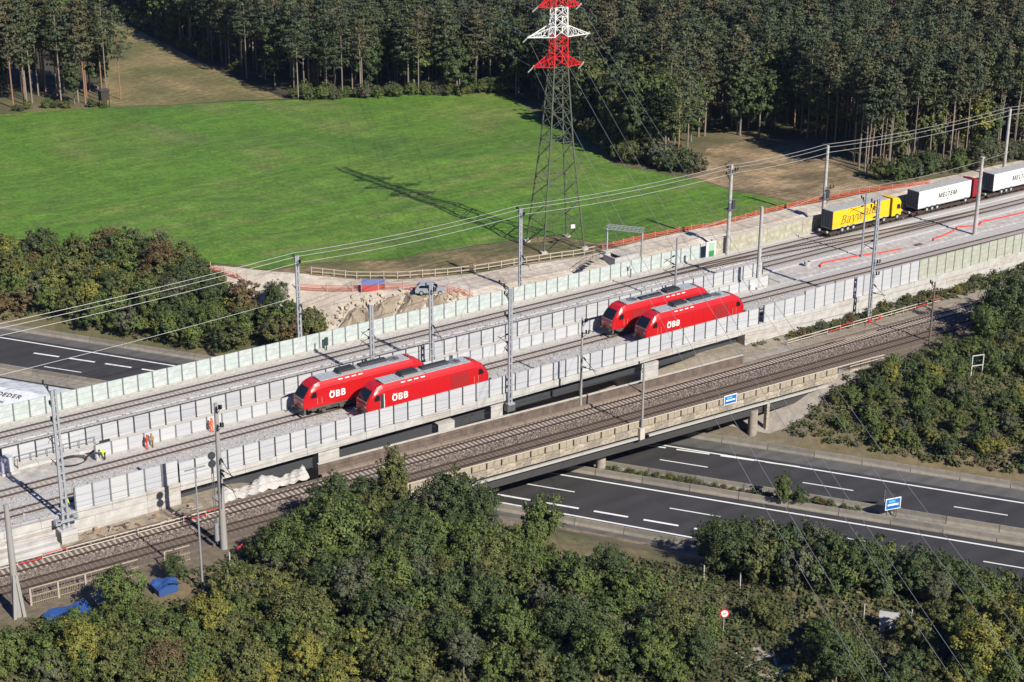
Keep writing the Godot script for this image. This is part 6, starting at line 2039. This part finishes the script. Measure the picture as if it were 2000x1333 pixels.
func broad_crown(h: float, r: float, y0: float, clumps: int, leaves: int, size: float, lump := 0.3) -> ArrayMesh:
	var mb := MB.new()
	var mid := Vector3(0, (y0 + h) * 0.5, 0)
	var half := (h - y0) * 0.5
	var ph := rng.randf() * TAU
	for i in clumps:
		var d := Vector3(rng.randfn(), rng.randfn() * 0.9 + 0.15, rng.randfn()).normalized()
		var a := atan2(d.z, d.x)
		var swell := 1.0 + lump * sin(a * 3 + ph) * 0.6 + lump * sin(d.y * 5 + a * 2 + ph * 2) * 0.6
		var q := rng.randf_range(0.55, 0.92) if i % 5 else rng.randf_range(0.1, 0.5)
		var c := mid + Vector3(d.x * r, d.y * half, d.z * r) * q * swell
		var cr := r * rng.randf_range(0.17, 0.3)
		clump(mb, c, Vector3(cr, cr * 0.8, cr), leaves, size, mid - Vector3(0, half * 0.4, 0), vary(0.3))
	for i in 22:                             # loose sprays that break the outline
		var d := Vector3(rng.randfn(), absf(rng.randfn()) * 0.9, rng.randfn()).normalized()
		clump(mb, mid + Vector3(d.x * r, d.y * half, d.z * r) * rng.randf_range(0.95, 1.15), Vector3.ONE * r * 0.1, leaves / 4, size, mid, vary(0.35))
	return mb.done()


func pine_crown(h: float, y0: float, r: float, whorls: int) -> ArrayMesh:
	var mb := MB.new()
	for i in whorls:
		var t := (i + rng.randf()) / whorls
		var y := lerpf(y0, h, t)
		var rr := r * (1.0 - pow(t, 2.8)) * (0.5 + 0.5 * minf(t * 3.0, 1.0)) * rng.randf_range(0.75, 1.15) + 0.3
		var n := 3 + int(rng.randf() * 3.0)
		var a0 := rng.randf() * TAU
		for k in n:
			var a := a0 + TAU * k / n + rng.randf_range(-0.4, 0.4)
			var q := rng.randf_range(0.45, 1.05)
			var c := Vector3(cos(a) * rr * q, y + rng.randf_range(-0.3, 0.5), sin(a) * rr * q)
			clump(mb, c, Vector3(1.05, 0.42, 1.05) * rng.randf_range(0.65, 1.3), 26, 0.4, Vector3(0, y - 1.5, 0), vary(0.32))
			mb.col = Color(1.6, 1.1, 1.0)
			mb.rod(Vector3(0, y - 0.2, 0), c, 0.05, 3)
	clump(mb, Vector3(0, h - 0.3, 0), Vector3(0.5, 0.7, 0.5), 36, 0.38, Vector3(0, h - 2, 0), vary(0.2))
	return mb.done()


func trunk_mesh(h: float, r0: float, limbs: int, reach: float, lean := 0.0) -> ArrayMesh:
	var mb := MB.new()
	var top := Vector3(lean, h, lean * 0.4)
	mb.tube(PackedVector3Array([Vector3(0, -0.4, 0), Vector3(lean * 0.1, h * 0.3, 0.0), Vector3(lean * 0.45, h * 0.65, lean * 0.2), top]), r0, r0 * 0.3, 7)
	for i in limbs:
		var t := rng.randf_range(0.35, 0.95)
		var a := rng.randf() * TAU
		var b := Vector3(lean * t * t, h * t, lean * 0.3 * t)
		var e := b + Vector3(cos(a) * reach, reach * rng.randf_range(0.4, 0.9), sin(a) * reach) * rng.randf_range(0.6, 1.0)
		mb.tube(PackedVector3Array([b, b.lerp(e, 0.5) + Vector3(0, -0.1 * reach, 0), e]), r0 * 0.35, r0 * 0.1, 4)
	return mb.done()


func proto(crown: ArrayMesh, trunk: ArrayMesh, bark: Material, leaf: Material) -> Node3D:
	var o := Node3D.new()
	var a := part(o, "trunk", trunk, bark)
	a.name = "trunk"
	var b := part(o, "crown", crown, leaf)
	b.name = "crown"
	return o


func plant(p: Node3D, called: String, label: String, cat: String, group: String, x: float, z: float, s: Vector3, leaf: Material) -> Node3D:
	var o := p.duplicate()
	o.name = numbered(called)
	add_child(o)
	o.position = on(x, z, -0.12)
	o.rotation.y = rng.randf() * TAU
	o.scale = s
	(o.get_node("crown") as MeshInstance3D).material_override = leaf
	tag(o, label, cat, group)
	return o


func scatter(pl: PackedVector2Array, step: float, jitter := 0.42) -> Array:
	var lo := pl[0]; var hi := pl[0]
	for p in pl:
		lo = lo.min(p); hi = hi.max(p)
	var out := []
	var z := lo.y
	var row := 0
	while z < hi.y:
		var x := lo.x + (step * 0.5 if row % 2 else 0.0)
		while x < hi.x:
			var p := Vector2(x + rng.randf_range(-jitter, jitter) * step, z + rng.randf_range(-jitter, jitter) * step)
			if Geometry2D.is_point_in_polygon(p, pl):
				out.push_back(p)
			x += step
		z += step * 0.87
		row += 1
	return out


var pines: Array[Node3D] = []
var wood_trees: Array[Node3D] = []
var trees: Array[Node3D] = []
var shrubs: Array[Node3D] = []
var leafm := {}
const EYE := Vector2(-113.6, 158.4)


func leaf_words(i: int) -> String:
	return ["dark green", "mid green", "olive green", "yellowing", "grey green", "russet"][i]


func forest() -> void:
	var bark := mat("pine_bark", 0.24, 0.19, 0.155, 0.9)
	var bark2 := mat("pine_bark_red", 0.27, 0.145, 0.085, 0.9)
	var bark3 := mat("grey_bark", 0.19, 0.17, 0.14, 0.9)
	leafm["pine"] = [leafmat("pine_dark", 0.05, 0.064, 0.025), leafmat("pine_mid", 0.066, 0.076, 0.028), leafmat("pine_brown", 0.082, 0.074, 0.032), leafmat("pine_blue", 0.046, 0.062, 0.03)]
	leafm["leaf"] = [leafmat("leaf_dark", 0.05, 0.072, 0.019), leafmat("leaf_mid", 0.085, 0.112, 0.023), leafmat("leaf_olive", 0.098, 0.104, 0.026), leafmat("leaf_yellow", 0.175, 0.165, 0.028), leafmat("leaf_grey", 0.085, 0.09, 0.045), leafmat("leaf_russet", 0.12, 0.082, 0.032)]
	for i in 8:
		var h := 20.0
		var y0: float = [9.5, 8.0, 10.5, 7.0, 9.0, 8.5, 12.2, 12.8][i]
		pines.push_back(proto(pine_crown(h, y0, [3.3, 3.7, 3.0, 3.9, 3.5, 3.2, 2.4, 2.2][i], int((h - y0) * 1.55)), trunk_mesh(h - 0.5, 0.19 if i < 6 else 0.15, 5 if i < 6 else 9, 1.1, rng.randf_range(-0.9, 0.9)), bark if i % 4 or i > 5 else bark2, leafm.pine[0]))
	for i in 4:
		wood_trees.push_back(proto(broad_crown(15.0, [3.6, 3.1, 4.0, 3.3][i], [2.0, 3.5, 2.5, 1.5][i], 78, 50, 0.47), trunk_mesh(10.0, 0.24, 6, 2.2), bark3, leafm.leaf[0]))
	for i in 6:
		trees.push_back(proto(broad_crown(7.0, [2.7, 2.3, 3.0, 2.5, 2.1, 2.8][i], [0.9, 1.2, 0.7, 1.0, 0.6, 1.1][i], 115, 72, 0.2), trunk_mesh(5.0, 0.13, 8, 1.5), bark3, leafm.leaf[0]))
	for i in 6:
		shrubs.push_back(proto(broad_crown(3.0, [1.7, 1.5, 1.9, 1.6, 1.35, 1.8][i], [-0.1, 0.0, -0.15, 0.0, -0.1, 0.0][i], 74, 62, 0.165, 0.4), trunk_mesh(1.9, 0.06, 8, 0.8), bark3, leafm.leaf[0]))

	# the wood behind the field
	var A := poly([60.8, -157, 86.8, -143, 103, -135.5, 98, -113, 86, -76, 90.5, -63, 97, -70, 107, -78, 124, -74, 120.5, -52, 114, -42, 117, -40.5, 130, -38.5, 152, -37.5, 330, -37, 420, -200, 400, -460, 88, -460, 84, -330, 79, -290, 74, -270, 69.5, -242, 66, -212, 63, -186])
	var spots := scatter(A, 4.9)
	spots.append_array(scatter(poly([114.5, -43, 118, -41.5, 130, -39.5, 152, -38.5, 190, -38.5, 190, -50, 152, -51, 130, -52, 119, -55]), 3.3))
	var keep := []
	var n1 := Vector2(164.4, -241.2).normalized()          # away from the far edge of what shows
	var n2 := Vector2(114.0, -146.6).normalized()
	for p in spots:
		if (p - Vector2(56.8, -315.8)).dot(-n1 * -1.0) > 70.0:
			continue
		if (p - Vector2(151.4, -37.2)).dot(Vector2(0.615, 0.79)) > 34.0:
			continue
		keep.push_back(p)
	keep.sort_custom(func(a, b): return a.distance_squared_to(EYE) < b.distance_squared_to(EYE))
	var far := {}
	var made := 0
	for p in keep:
		var edge_broad: bool = p.x < 108 and p.y > -135
		var mix := nz(p.x, p.y, 2.2)
		var pine: bool = (rng.randf() < 0.22) if edge_broad else (mix < 0.12 or rng.randf() < 0.45)
		if p.y > -75 and p.x > 113:
			pine = rng.randf() < 0.85
		var k := rng.randi() % 6
		if p.y > -66 and p.x > 113:
			k = 6 + rng.randi() % 2
		var src: Node3D = pines[k] if pine else wood_trees[k % 4]
		var li: int = (rng.randi() % 4) if pine else [0, 0, 1, 1, 2, 4, 0, 1, 3, 2][rng.randi() % 10]
		if not pine and li == 3 and rng.randf() < 0.5:
			li = 2
		var lm: Material = leafm.pine[li] if pine else leafm.leaf[li]
		var hs := rng.randf_range(0.82, 1.08)
		if edge_broad:
			hs *= 0.95
		if made < 300:
			var where := "in the dark grove behind the pylon" if edge_broad else ("in the plantation behind the lorry train" if p.x > 112 and p.y > -80 else ("on the front edge of the wood above the crop field" if p.x < 112 else "in the wood behind the clearing"))
			if pine:
				plant(src, "pine_tree", ["dark green", "olive", "brownish", "blue green"][li] + " bare stemmed pine " + where, "tree", "pines of the wood", p.x, p.y, Vector3(rng.randf_range(0.85, 1.15), hs, rng.randf_range(0.85, 1.15)), lm)
			else:
				plant(src, "broadleaf_tree", leaf_words(li) + " leafy tree " + where, "tree", "leafy trees of the wood", p.x, p.y, Vector3(hs, hs, hs) * rng.randf_range(0.85, 1.1), lm)
			made += 1
		else:
			var key := ("p%d" % k) if pine else ("b%d" % (k % 4))
			if not far.has(key):
				far[key] = []
			far[key].push_back([p, Vector3(rng.randf_range(0.85, 1.15), hs, rng.randf_range(0.85, 1.15)), (lm as StandardMaterial3D).albedo_color.srgb_to_linear()])
	var fm := vmat("far_leaf", 0.8, "", 1.0, 0.06)
	var tb := vmat("far_bark", 0.9)
	for key in far:
		var src: Node3D = pines[int(key[1])] if key[0] == "p" else wood_trees[int(key[1])]
		for which in ["crown", "trunk"]:
			var mm := MultiMesh.new()
			mm.transform_format = MultiMesh.TRANSFORM_3D
			mm.use_colors = true
			mm.mesh = (src.get_node(which) as MeshInstance3D).mesh
			mm.instance_count = far[key].size()
			var r2 := RandomNumberGenerator.new()
			r2.seed = 5
			for i in far[key].size():
				var q = far[key][i]
				mm.set_instance_transform(i, Transform3D(Basis(Vector3.UP, r2.randf() * TAU).scaled_local(q[1]), on(q[0].x, q[0].y, -0.12)))
				mm.set_instance_color(i, q[2] if which == "crown" else Color(0.2, 0.16, 0.13))
			var mi := MultiMeshInstance3D.new()
			mi.name = numbered("distant_wood" if which == "crown" else "distant_trunks")
			mi.multimesh = mm
			mi.material_override = fm if which == "crown" else tb
			add_child(mi)
			stuff(tag(mi, ("deeper part of the wood, %s of many alike" % ("pines" if key[0] == "p" else "leafy trees")) if which == "crown" else "trunks in the deeper part of the wood", "wood", "distant wood"))
	# the grove of tall pines at the left
	var n := 0
	for p in scatter(poly([-22, -196, 2, -184.5, 16, -182, 25.5, -174.5, 29, -180, 30, -190, 26, -206, 6, -222, -28, -216]), 4.6):
		var li := rng.randi() % 3
		if n % 6 == 5:
			plant(wood_trees[n % 4], "broadleaf_tree", "dark leafy tree among the tall pines at the left", "tree", "leafy trees in the left grove", p.x, p.y, Vector3.ONE * rng.randf_range(0.6, 0.9), leafm.leaf[0])
		else:
			plant(pines[n % 6], "pine_tree", ["dark green", "olive", "brownish"][li] + " tall pine in the left grove beside the meadow strip", "tree", "pines of the left grove", p.x, p.y, Vector3(1.0, rng.randf_range(1.0, 1.22), 1.0), leafm.pine[li])
		n += 1
	plant(pines[2], "pine_tree", "tall slender pine standing alone at the right end of the left grove", "tree", "", 27.5, -176.5, Vector3(0.8, 1.2, 0.8), leafm.pine[1])
	plant(pines[4], "pine_tree", "shorter bushy pine nearest the hunting hide at the left grove", "tree", "", 31.0, -177.5, Vector3(0.85, 1.0, 0.85), leafm.pine[0])
	# edge shrubs
	var edges := [[poly([60.5, -160, 87, -146.5, 104, -138, 105, -134, 87, -142.5, 61, -155.5]), 2.5, 0.9, "along the foot of the wood above the crop field"], [poly([114, -42, 117, -40, 152, -37, 180, -37, 180, -33, 150, -33.2, 117, -36.8, 113, -39]), 2.6, 1.15, "under the plantation behind the lorry train"], [poly([-22, -193, 2, -182.6, 16, -180, 26, -172.4, 25, -170.6, 15, -178, 2, -181, -22, -191]), 2.2, 0.6, "along the foot of the left pine grove"], [poly([96, -113, 84.5, -76, 89.5, -62, 92, -62.5, 88, -76, 99, -113]), 3.0, 1.3, "at the foot of the dark grove right of the pylon"], [poly([62, -186, 65, -212, 68.5, -242, 73, -270, 78, -288, 80, -288, 76, -270, 71, -242, 67, -212, 64, -186]), 4.0, 1.3, "along the wood beside the meadow strip"]]
	for e in edges:
		for p in scatter(e[0], e[1]):
			var li: int = [0, 1, 2, 2, 4, 1][rng.randi() % 6]
			plant(shrubs[rng.randi() % 6], "shrub", leaf_words(li) + " shrub " + e[3], "shrub", "shrubs " + e[3], p.x, p.y, Vector3.ONE * e[2] * rng.randf_range(0.7, 1.35), leafm.leaf[li])


func bushes() -> void:
	var meadow := poly([57, 25.5, 68, 29, 63.5, 33, 55.5, 30])
	var gap := poly([-63.5, 14, -49.5, 14, -49.5, 19.5, -63.5, 19.5])
	var verge := poly([-15.5, 29, -9, 36, -3.5, 43.6, -1.2, 47.6, 3.8, 57, 7.5, 63, 3.4, 66.5, -1.5, 60, -5, 53.5, -9, 50, -13, 44, -16.5, 37])
	var path := poly([-13, 52, -8.5, 51.5, -7, 58, -8.5, 64, -14, 64])
	# things that stand free of the bushes, towards the eye
	var clear := [Vector2(-10.7, 54.1), Vector2(3.0, 62.9), Vector2(-48.7, 18.7), Vector2(61.6, 25.6), Vector2(-43, 13), Vector2(-65.8, 13.4), Vector2(-4.8, 44.8), Vector2(-2.9, 48.2), Vector2(65.2, 14.4), Vector2(-63, 12.4), Vector2(-60, 12.6), Vector2(-57, 12.7), Vector2(-54, 12.8), Vector2(-51, 13), Vector2(-44.5, 16.5)]
	var toward := Vector2(-0.77, 0.63)
	# [outline, spacing, size low, size high, chance of a small tree, colours, where]
	var beds := [
		[poly([-62, -140, -26.7, -95, -18.2, -84.8, -10.2, -76, -6, -65.5, -5.2, -56, -2.2, -50.5, 0.6, -45, 2.6, -41.5, 0.2, -40.5, -6, -46.5, -13.6, -55.5, -17.8, -62, -22.2, -70, -27, -79, -33, -88, -70, -130]), 2.25, 0.95, 1.5, 0.1, [1, 2, 0, 1, 2, 1, 0, 3, 1, 4, 0, 5], "on the bank between the crop field and the motorway, left"],
		[poly([43, 18.0, 52.5, 17.6, 66, 17.2, 96, 18.5, 96, 24, 76, 31, 60, 40, 51.5, 42.5, 44.5, 32, 40.5, 26, 38.5, 21]), 2.5, 0.5, 0.95, 0.0, [1, 2, 0, 1, 2, 1, 3, 2, 4, 0, 1], "on the bank right of the old bridge"],
		[poly([72, 15.6, 120, 17.5, 120, 24, 80, 19]), 2.4, 1.0, 1.6, 0.2, [0, 1, 2, 0], "beside the old line at the right edge"],
		[poly([2, 38.5, 8, 41.5, 18, 50, 30, 61, 23, 66, 9.2, 62.5, 3.2, 54, -3.0, 46, -3.4, 43]), 2.2, 1.05, 1.75, 0.25, [0, 0, 1, 0, 1, 4, 2], "between the motorway and the grass strip, bottom right"],
		[poly([-5, 52, 3.5, 58, 14, 66.5, 26, 70, 14, 78, -2, 74, -14, 64, -10.5, 62, -7, 56]), 2.9, 0.6, 1.2, 0.08, [2, 1, 3, 2, 1, 1, 0], "in the bottom right corner"],
		[poly([-36, 46, -26, 38, -17, 36, -13, 46, -12, 55, -14.5, 61, -26, 56]), 2.6, 0.7, 1.3, 0.2, [0, 1, 0, 4, 2, 1], "in the middle of the foreground thicket"],
		[poly([-72, 22, -66, 15.5, -48, 14.6, -44, 17, -40, 22, -36, 46, -52, 37]), 2.1, 0.75, 1.25, 0.06, [2, 1, 2, 1, 3, 2, 1, 4, 2, 1], "among the weeds and tarpaulins, bottom left"],
		[poly([-43, 17, -34, 15.4, -27, 15, -20.5, 21, -17, 28, -17, 36, -26, 38, -36, 46, -40, 30]), 2.6, 1.1, 1.7, 0.45, [0, 1, 0, 1, 2, 4], "in the thicket in front of the old bridge"],
	]
	var singles := []
	for b in beds:
		for p in scatter(b[0], b[1]):
			var l := ls(p.x, p.y).y
			if l > -18.6 and l < 16.8 or inside(meadow, p.x, p.y) or inside(gap, p.x, p.y) or inside(verge, p.x, p.y) or inside(path, p.x, p.y):
				continue
			var free := true
			for q in clear:
				var u: Vector2 = p - q
				var along := clampf(u.dot(toward), 0.0, 6.5)
				if u.distance_to(toward * along) < 1.9:
					free = false
			if not free:
				continue
			var li: int = b[5][rng.randi() % b[5].size()]
			if rng.randf() < b[4]:
				plant(trees[rng.randi() % 6], "small_tree", leaf_words(li) + " young tree " + b[6], "tree", "young trees " + b[6], p.x, p.y, Vector3.ONE * rng.randf_range(0.65, 0.95), leafm.leaf[li])
			else:
				var s := rng.randf_range(b[2], b[3])
				singles.push_back([p.distance_to(EYE) - s * 12.0, rng.randi() % 6, (("tall " if s > (b[2] + b[3]) * 0.5 else "low ") + leaf_words(li)) + " bush " + b[6], "bushes " + b[6], p, Vector3(s, s * rng.randf_range(0.85, 1.2), s), li])
	singles.sort_custom(func(u, w): return u[0] < w[0])
	var more := {}
	for i in singles.size():
		var q = singles[i]
		if i < 290:
			plant(shrubs[q[1]], "bush", q[2], "bush", q[3], q[4].x, q[4].y, q[5], leafm.leaf[q[6]])
		else:
			if not more.has(q[1]):
				more[q[1]] = []
			more[q[1]].push_back(q)
	for key in more:
		for which in ["crown", "trunk"]:
			var bm := MultiMesh.new()
			bm.transform_format = MultiMesh.TRANSFORM_3D
			bm.use_colors = true
			bm.mesh = (shrubs[key].get_node(which) as MeshInstance3D).mesh
			bm.instance_count = more[key].size()
			for i in more[key].size():
				var q = more[key][i]
				bm.set_instance_transform(i, Transform3D(Basis(Vector3.UP, i * 2.4).scaled_local(q[5]), on(q[4].x, q[4].y, -0.12)))
				bm.set_instance_color(i, (leafm.leaf[q[6]] as StandardMaterial3D).albedo_color.srgb_to_linear() if which == "crown" else Color(0.19, 0.17, 0.14))
			var bi := MultiMeshInstance3D.new()
			bi.name = numbered("dense_scrub" if which == "crown" else "scrub_stems")
			bi.multimesh = bm
			bi.material_override = vmat("far_leaf", 0.8, "", 1.0, 0.06)
			add_child(bi)
			stuff(tag(bi, ("dense scrub on the banks, merging into one mass" if which == "crown" else "stems inside the dense scrub on the banks"), "scrub", "dense scrub"))
	# the trees one can name
	for q in [[2, -35.5, 22.5, 1.28, 1.25, 1, "large rounded mid green tree shading the brown tracks"],
		[4, -31.3, 15.6, 0.75, 1.0, 0, "narrow dark pointed tree beside the old track, left of the yellow green one"],
		[4, -25.8, 18.4, 0.85, 1.4, 2, "tall narrow yellow green tree rising in front of the bridge's left end"],
		[0, -20.8, 22.2, 1.08, 1.05, 0, "dark glossy tree hiding the left end of the old bridge"],
		[1, -16.8, 32.6, 0.98, 1.15, 1, "upright green tree standing out against the motorway"],
		[3, -30, 29, 1.15, 1.05, 0, "broad dark tree in the middle of the thicket"],
		[5, -24, 32, 1.1, 1.0, 1, "broad mid green tree right of the middle of the thicket"],
		[2, -45, 31, 0.95, 0.85, 2, "olive tree spreading over the bottom left thicket"],
		[0, -58.5, 30.5, 0.7, 0.65, 5, "russet leaved tree at the bottom left edge"],
		[3, -50.5, 15.8, 0.45, 0.48, 0, "small dark round tree in front of the cane fence"],
		[1, -0.2, 44.8, 0.78, 0.82, 0, "dark round roadside tree above the fence posts"],
		[5, 6.2, 45.2, 0.72, 0.72, 0, "dark round roadside tree with its shadow on the road"],
		[4, 20.2, 31.2, 0.5, 0.66, 1, "small fresh green tree growing in the central reservation"],
		[1, 21.8, 32.6, 0.42, 0.4, 0, "low dark bush growing beside the small tree in the central reservation"],
		[2, 4.5, 72.5, 1.0, 0.9, 3, "yellow green tree in the bottom right corner"],
		[0, 10.5, 71, 0.8, 0.8, 3, "yellow tree at the right of the bottom edge"],
		[5, -8, 66, 0.8, 0.75, 1, "green tree at the bottom edge by the gravel patch"],
		[2, 76, 18.5, 1.3, 1.4, 0, "dark tree beside the old line, its shadow across both tracks"],
		[0, 84, 19, 1.35, 1.45, 0, "dark tree at the right edge beside the old line"],
		[3, 70.5, 19.5, 0.9, 0.9, 1, "green tree behind the dark leaning mast"]]:
		plant(trees[q[0]], "tree", q[6], "tree", "", q[1], q[2], Vector3(q[3], q[4], q[3]), leafm.leaf[q[5]])
	# scrub along the foot of the right wall and in the central reservation
	for p in scatter(poly([50, 1.2, 60, 0.9, 78, 0.8, 104, 0.8, 104, 3.0, 90, 3.2, 70, 2.4, 52, 2.8]), 1.7):
		var li: int = [2, 5, 2, 3, 4][rng.randi() % 5]
		plant(shrubs[rng.randi() % 6], "shrub", leaf_words(li) + " dry shrub at the foot of the right retaining wall", "shrub", "dry shrubs at the foot of the right wall", p.x, p.y, Vector3.ONE * rng.randf_range(0.22, 0.55), leafm.leaf[li])
	for i in 46:
		var s := 14.5 + i * 0.7 + rng.randf_range(-0.3, 0.3)
		if s > 46:
			break
		var w := sl(s, rng.randf_range(-2.2, -0.95), 0)
		var li: int = [2, 1, 2, 4, 5][rng.randi() % 5]
		var o := plant(shrubs[rng.randi() % 6], "shrub", leaf_words(li) + " low scrub growing along the central reservation", "shrub", "scrub in the central reservation", w.x, w.z, Vector3.ONE * rng.randf_range(0.24, 0.38), leafm.leaf[li])
		o.position.y = YM
	# weeds and long grass that nobody could count
	var tuft := MB.new()
	for i in 5:
		clump(tuft, Vector3(rng.randf_range(-0.4, 0.4), rng.randf_range(0.15, 0.4), rng.randf_range(-0.4, 0.4)), Vector3(0.3, 0.25, 0.3), 7, 0.26, Vector3(0, -0.3, 0), vary(0.25))
	var tm := tuft.done()
	var places := []
	for b in [[poly([-72, 22, -66, 14.8, -44, 15, -30, 14, -20, 15, -14, 31, -3, 43, 30, 61, 14, 80, -14, 66, -40, 50]), 0.85], [poly([34, 17, 66, 16, 100, 17, 100, 26, 60, 41, 50, 43.5]), 0.85], [poly([-64, -142, -26.7, -95, -10.2, -76.4, -5, -65, -4, -56, 1.7, -42.2, -13.6, -55, -27, -78, -70, -130]), 1.1], [poly([44, 1, 130, 0.8, 130, 4.5, 60, 3.6]), 0.9]]:
		for p in scatter(b[0], b[1], 0.5):
			var l := ls(p.x, p.y).y
			if (l < -17.4 or l > 15.8) and not inside(gap, p.x, p.y):
				places.push_back(p)
	var mm := MultiMesh.new()
	mm.transform_format = MultiMesh.TRANSFORM_3D
	mm.use_colors = true
	mm.mesh = tm
	mm.instance_count = places.size()
	for i in places.size():
		var p: Vector2 = places[i]
		var s := rng.randf_range(0.5, 1.5)
		mm.set_instance_transform(i, Transform3D(Basis(Vector3.UP, rng.randf() * TAU).scaled(Vector3(s, s * rng.randf_range(0.5, 1.2), s)), on(p.x, p.y, -0.05)))
		var c: Color = [Color(0.11, 0.14, 0.035), Color(0.15, 0.16, 0.045), Color(0.2, 0.17, 0.07), Color(0.13, 0.14, 0.04)][rng.randi() % 4]
		mm.set_instance_color(i, c * (0.9 + nz(p.x, p.y, 5.0) * 0.5))
	var mi := MultiMeshInstance3D.new()
	mi.name = "undergrowth"
	mi.multimesh = mm
	mi.material_override = vmat("far_leaf")
	add_child(mi)
	stuff(tag(mi, "weeds and long dry grass covering the banks", "undergrowth"))
	for list in [pines, wood_trees, trees, shrubs]:
		for o in list:
			o.free()
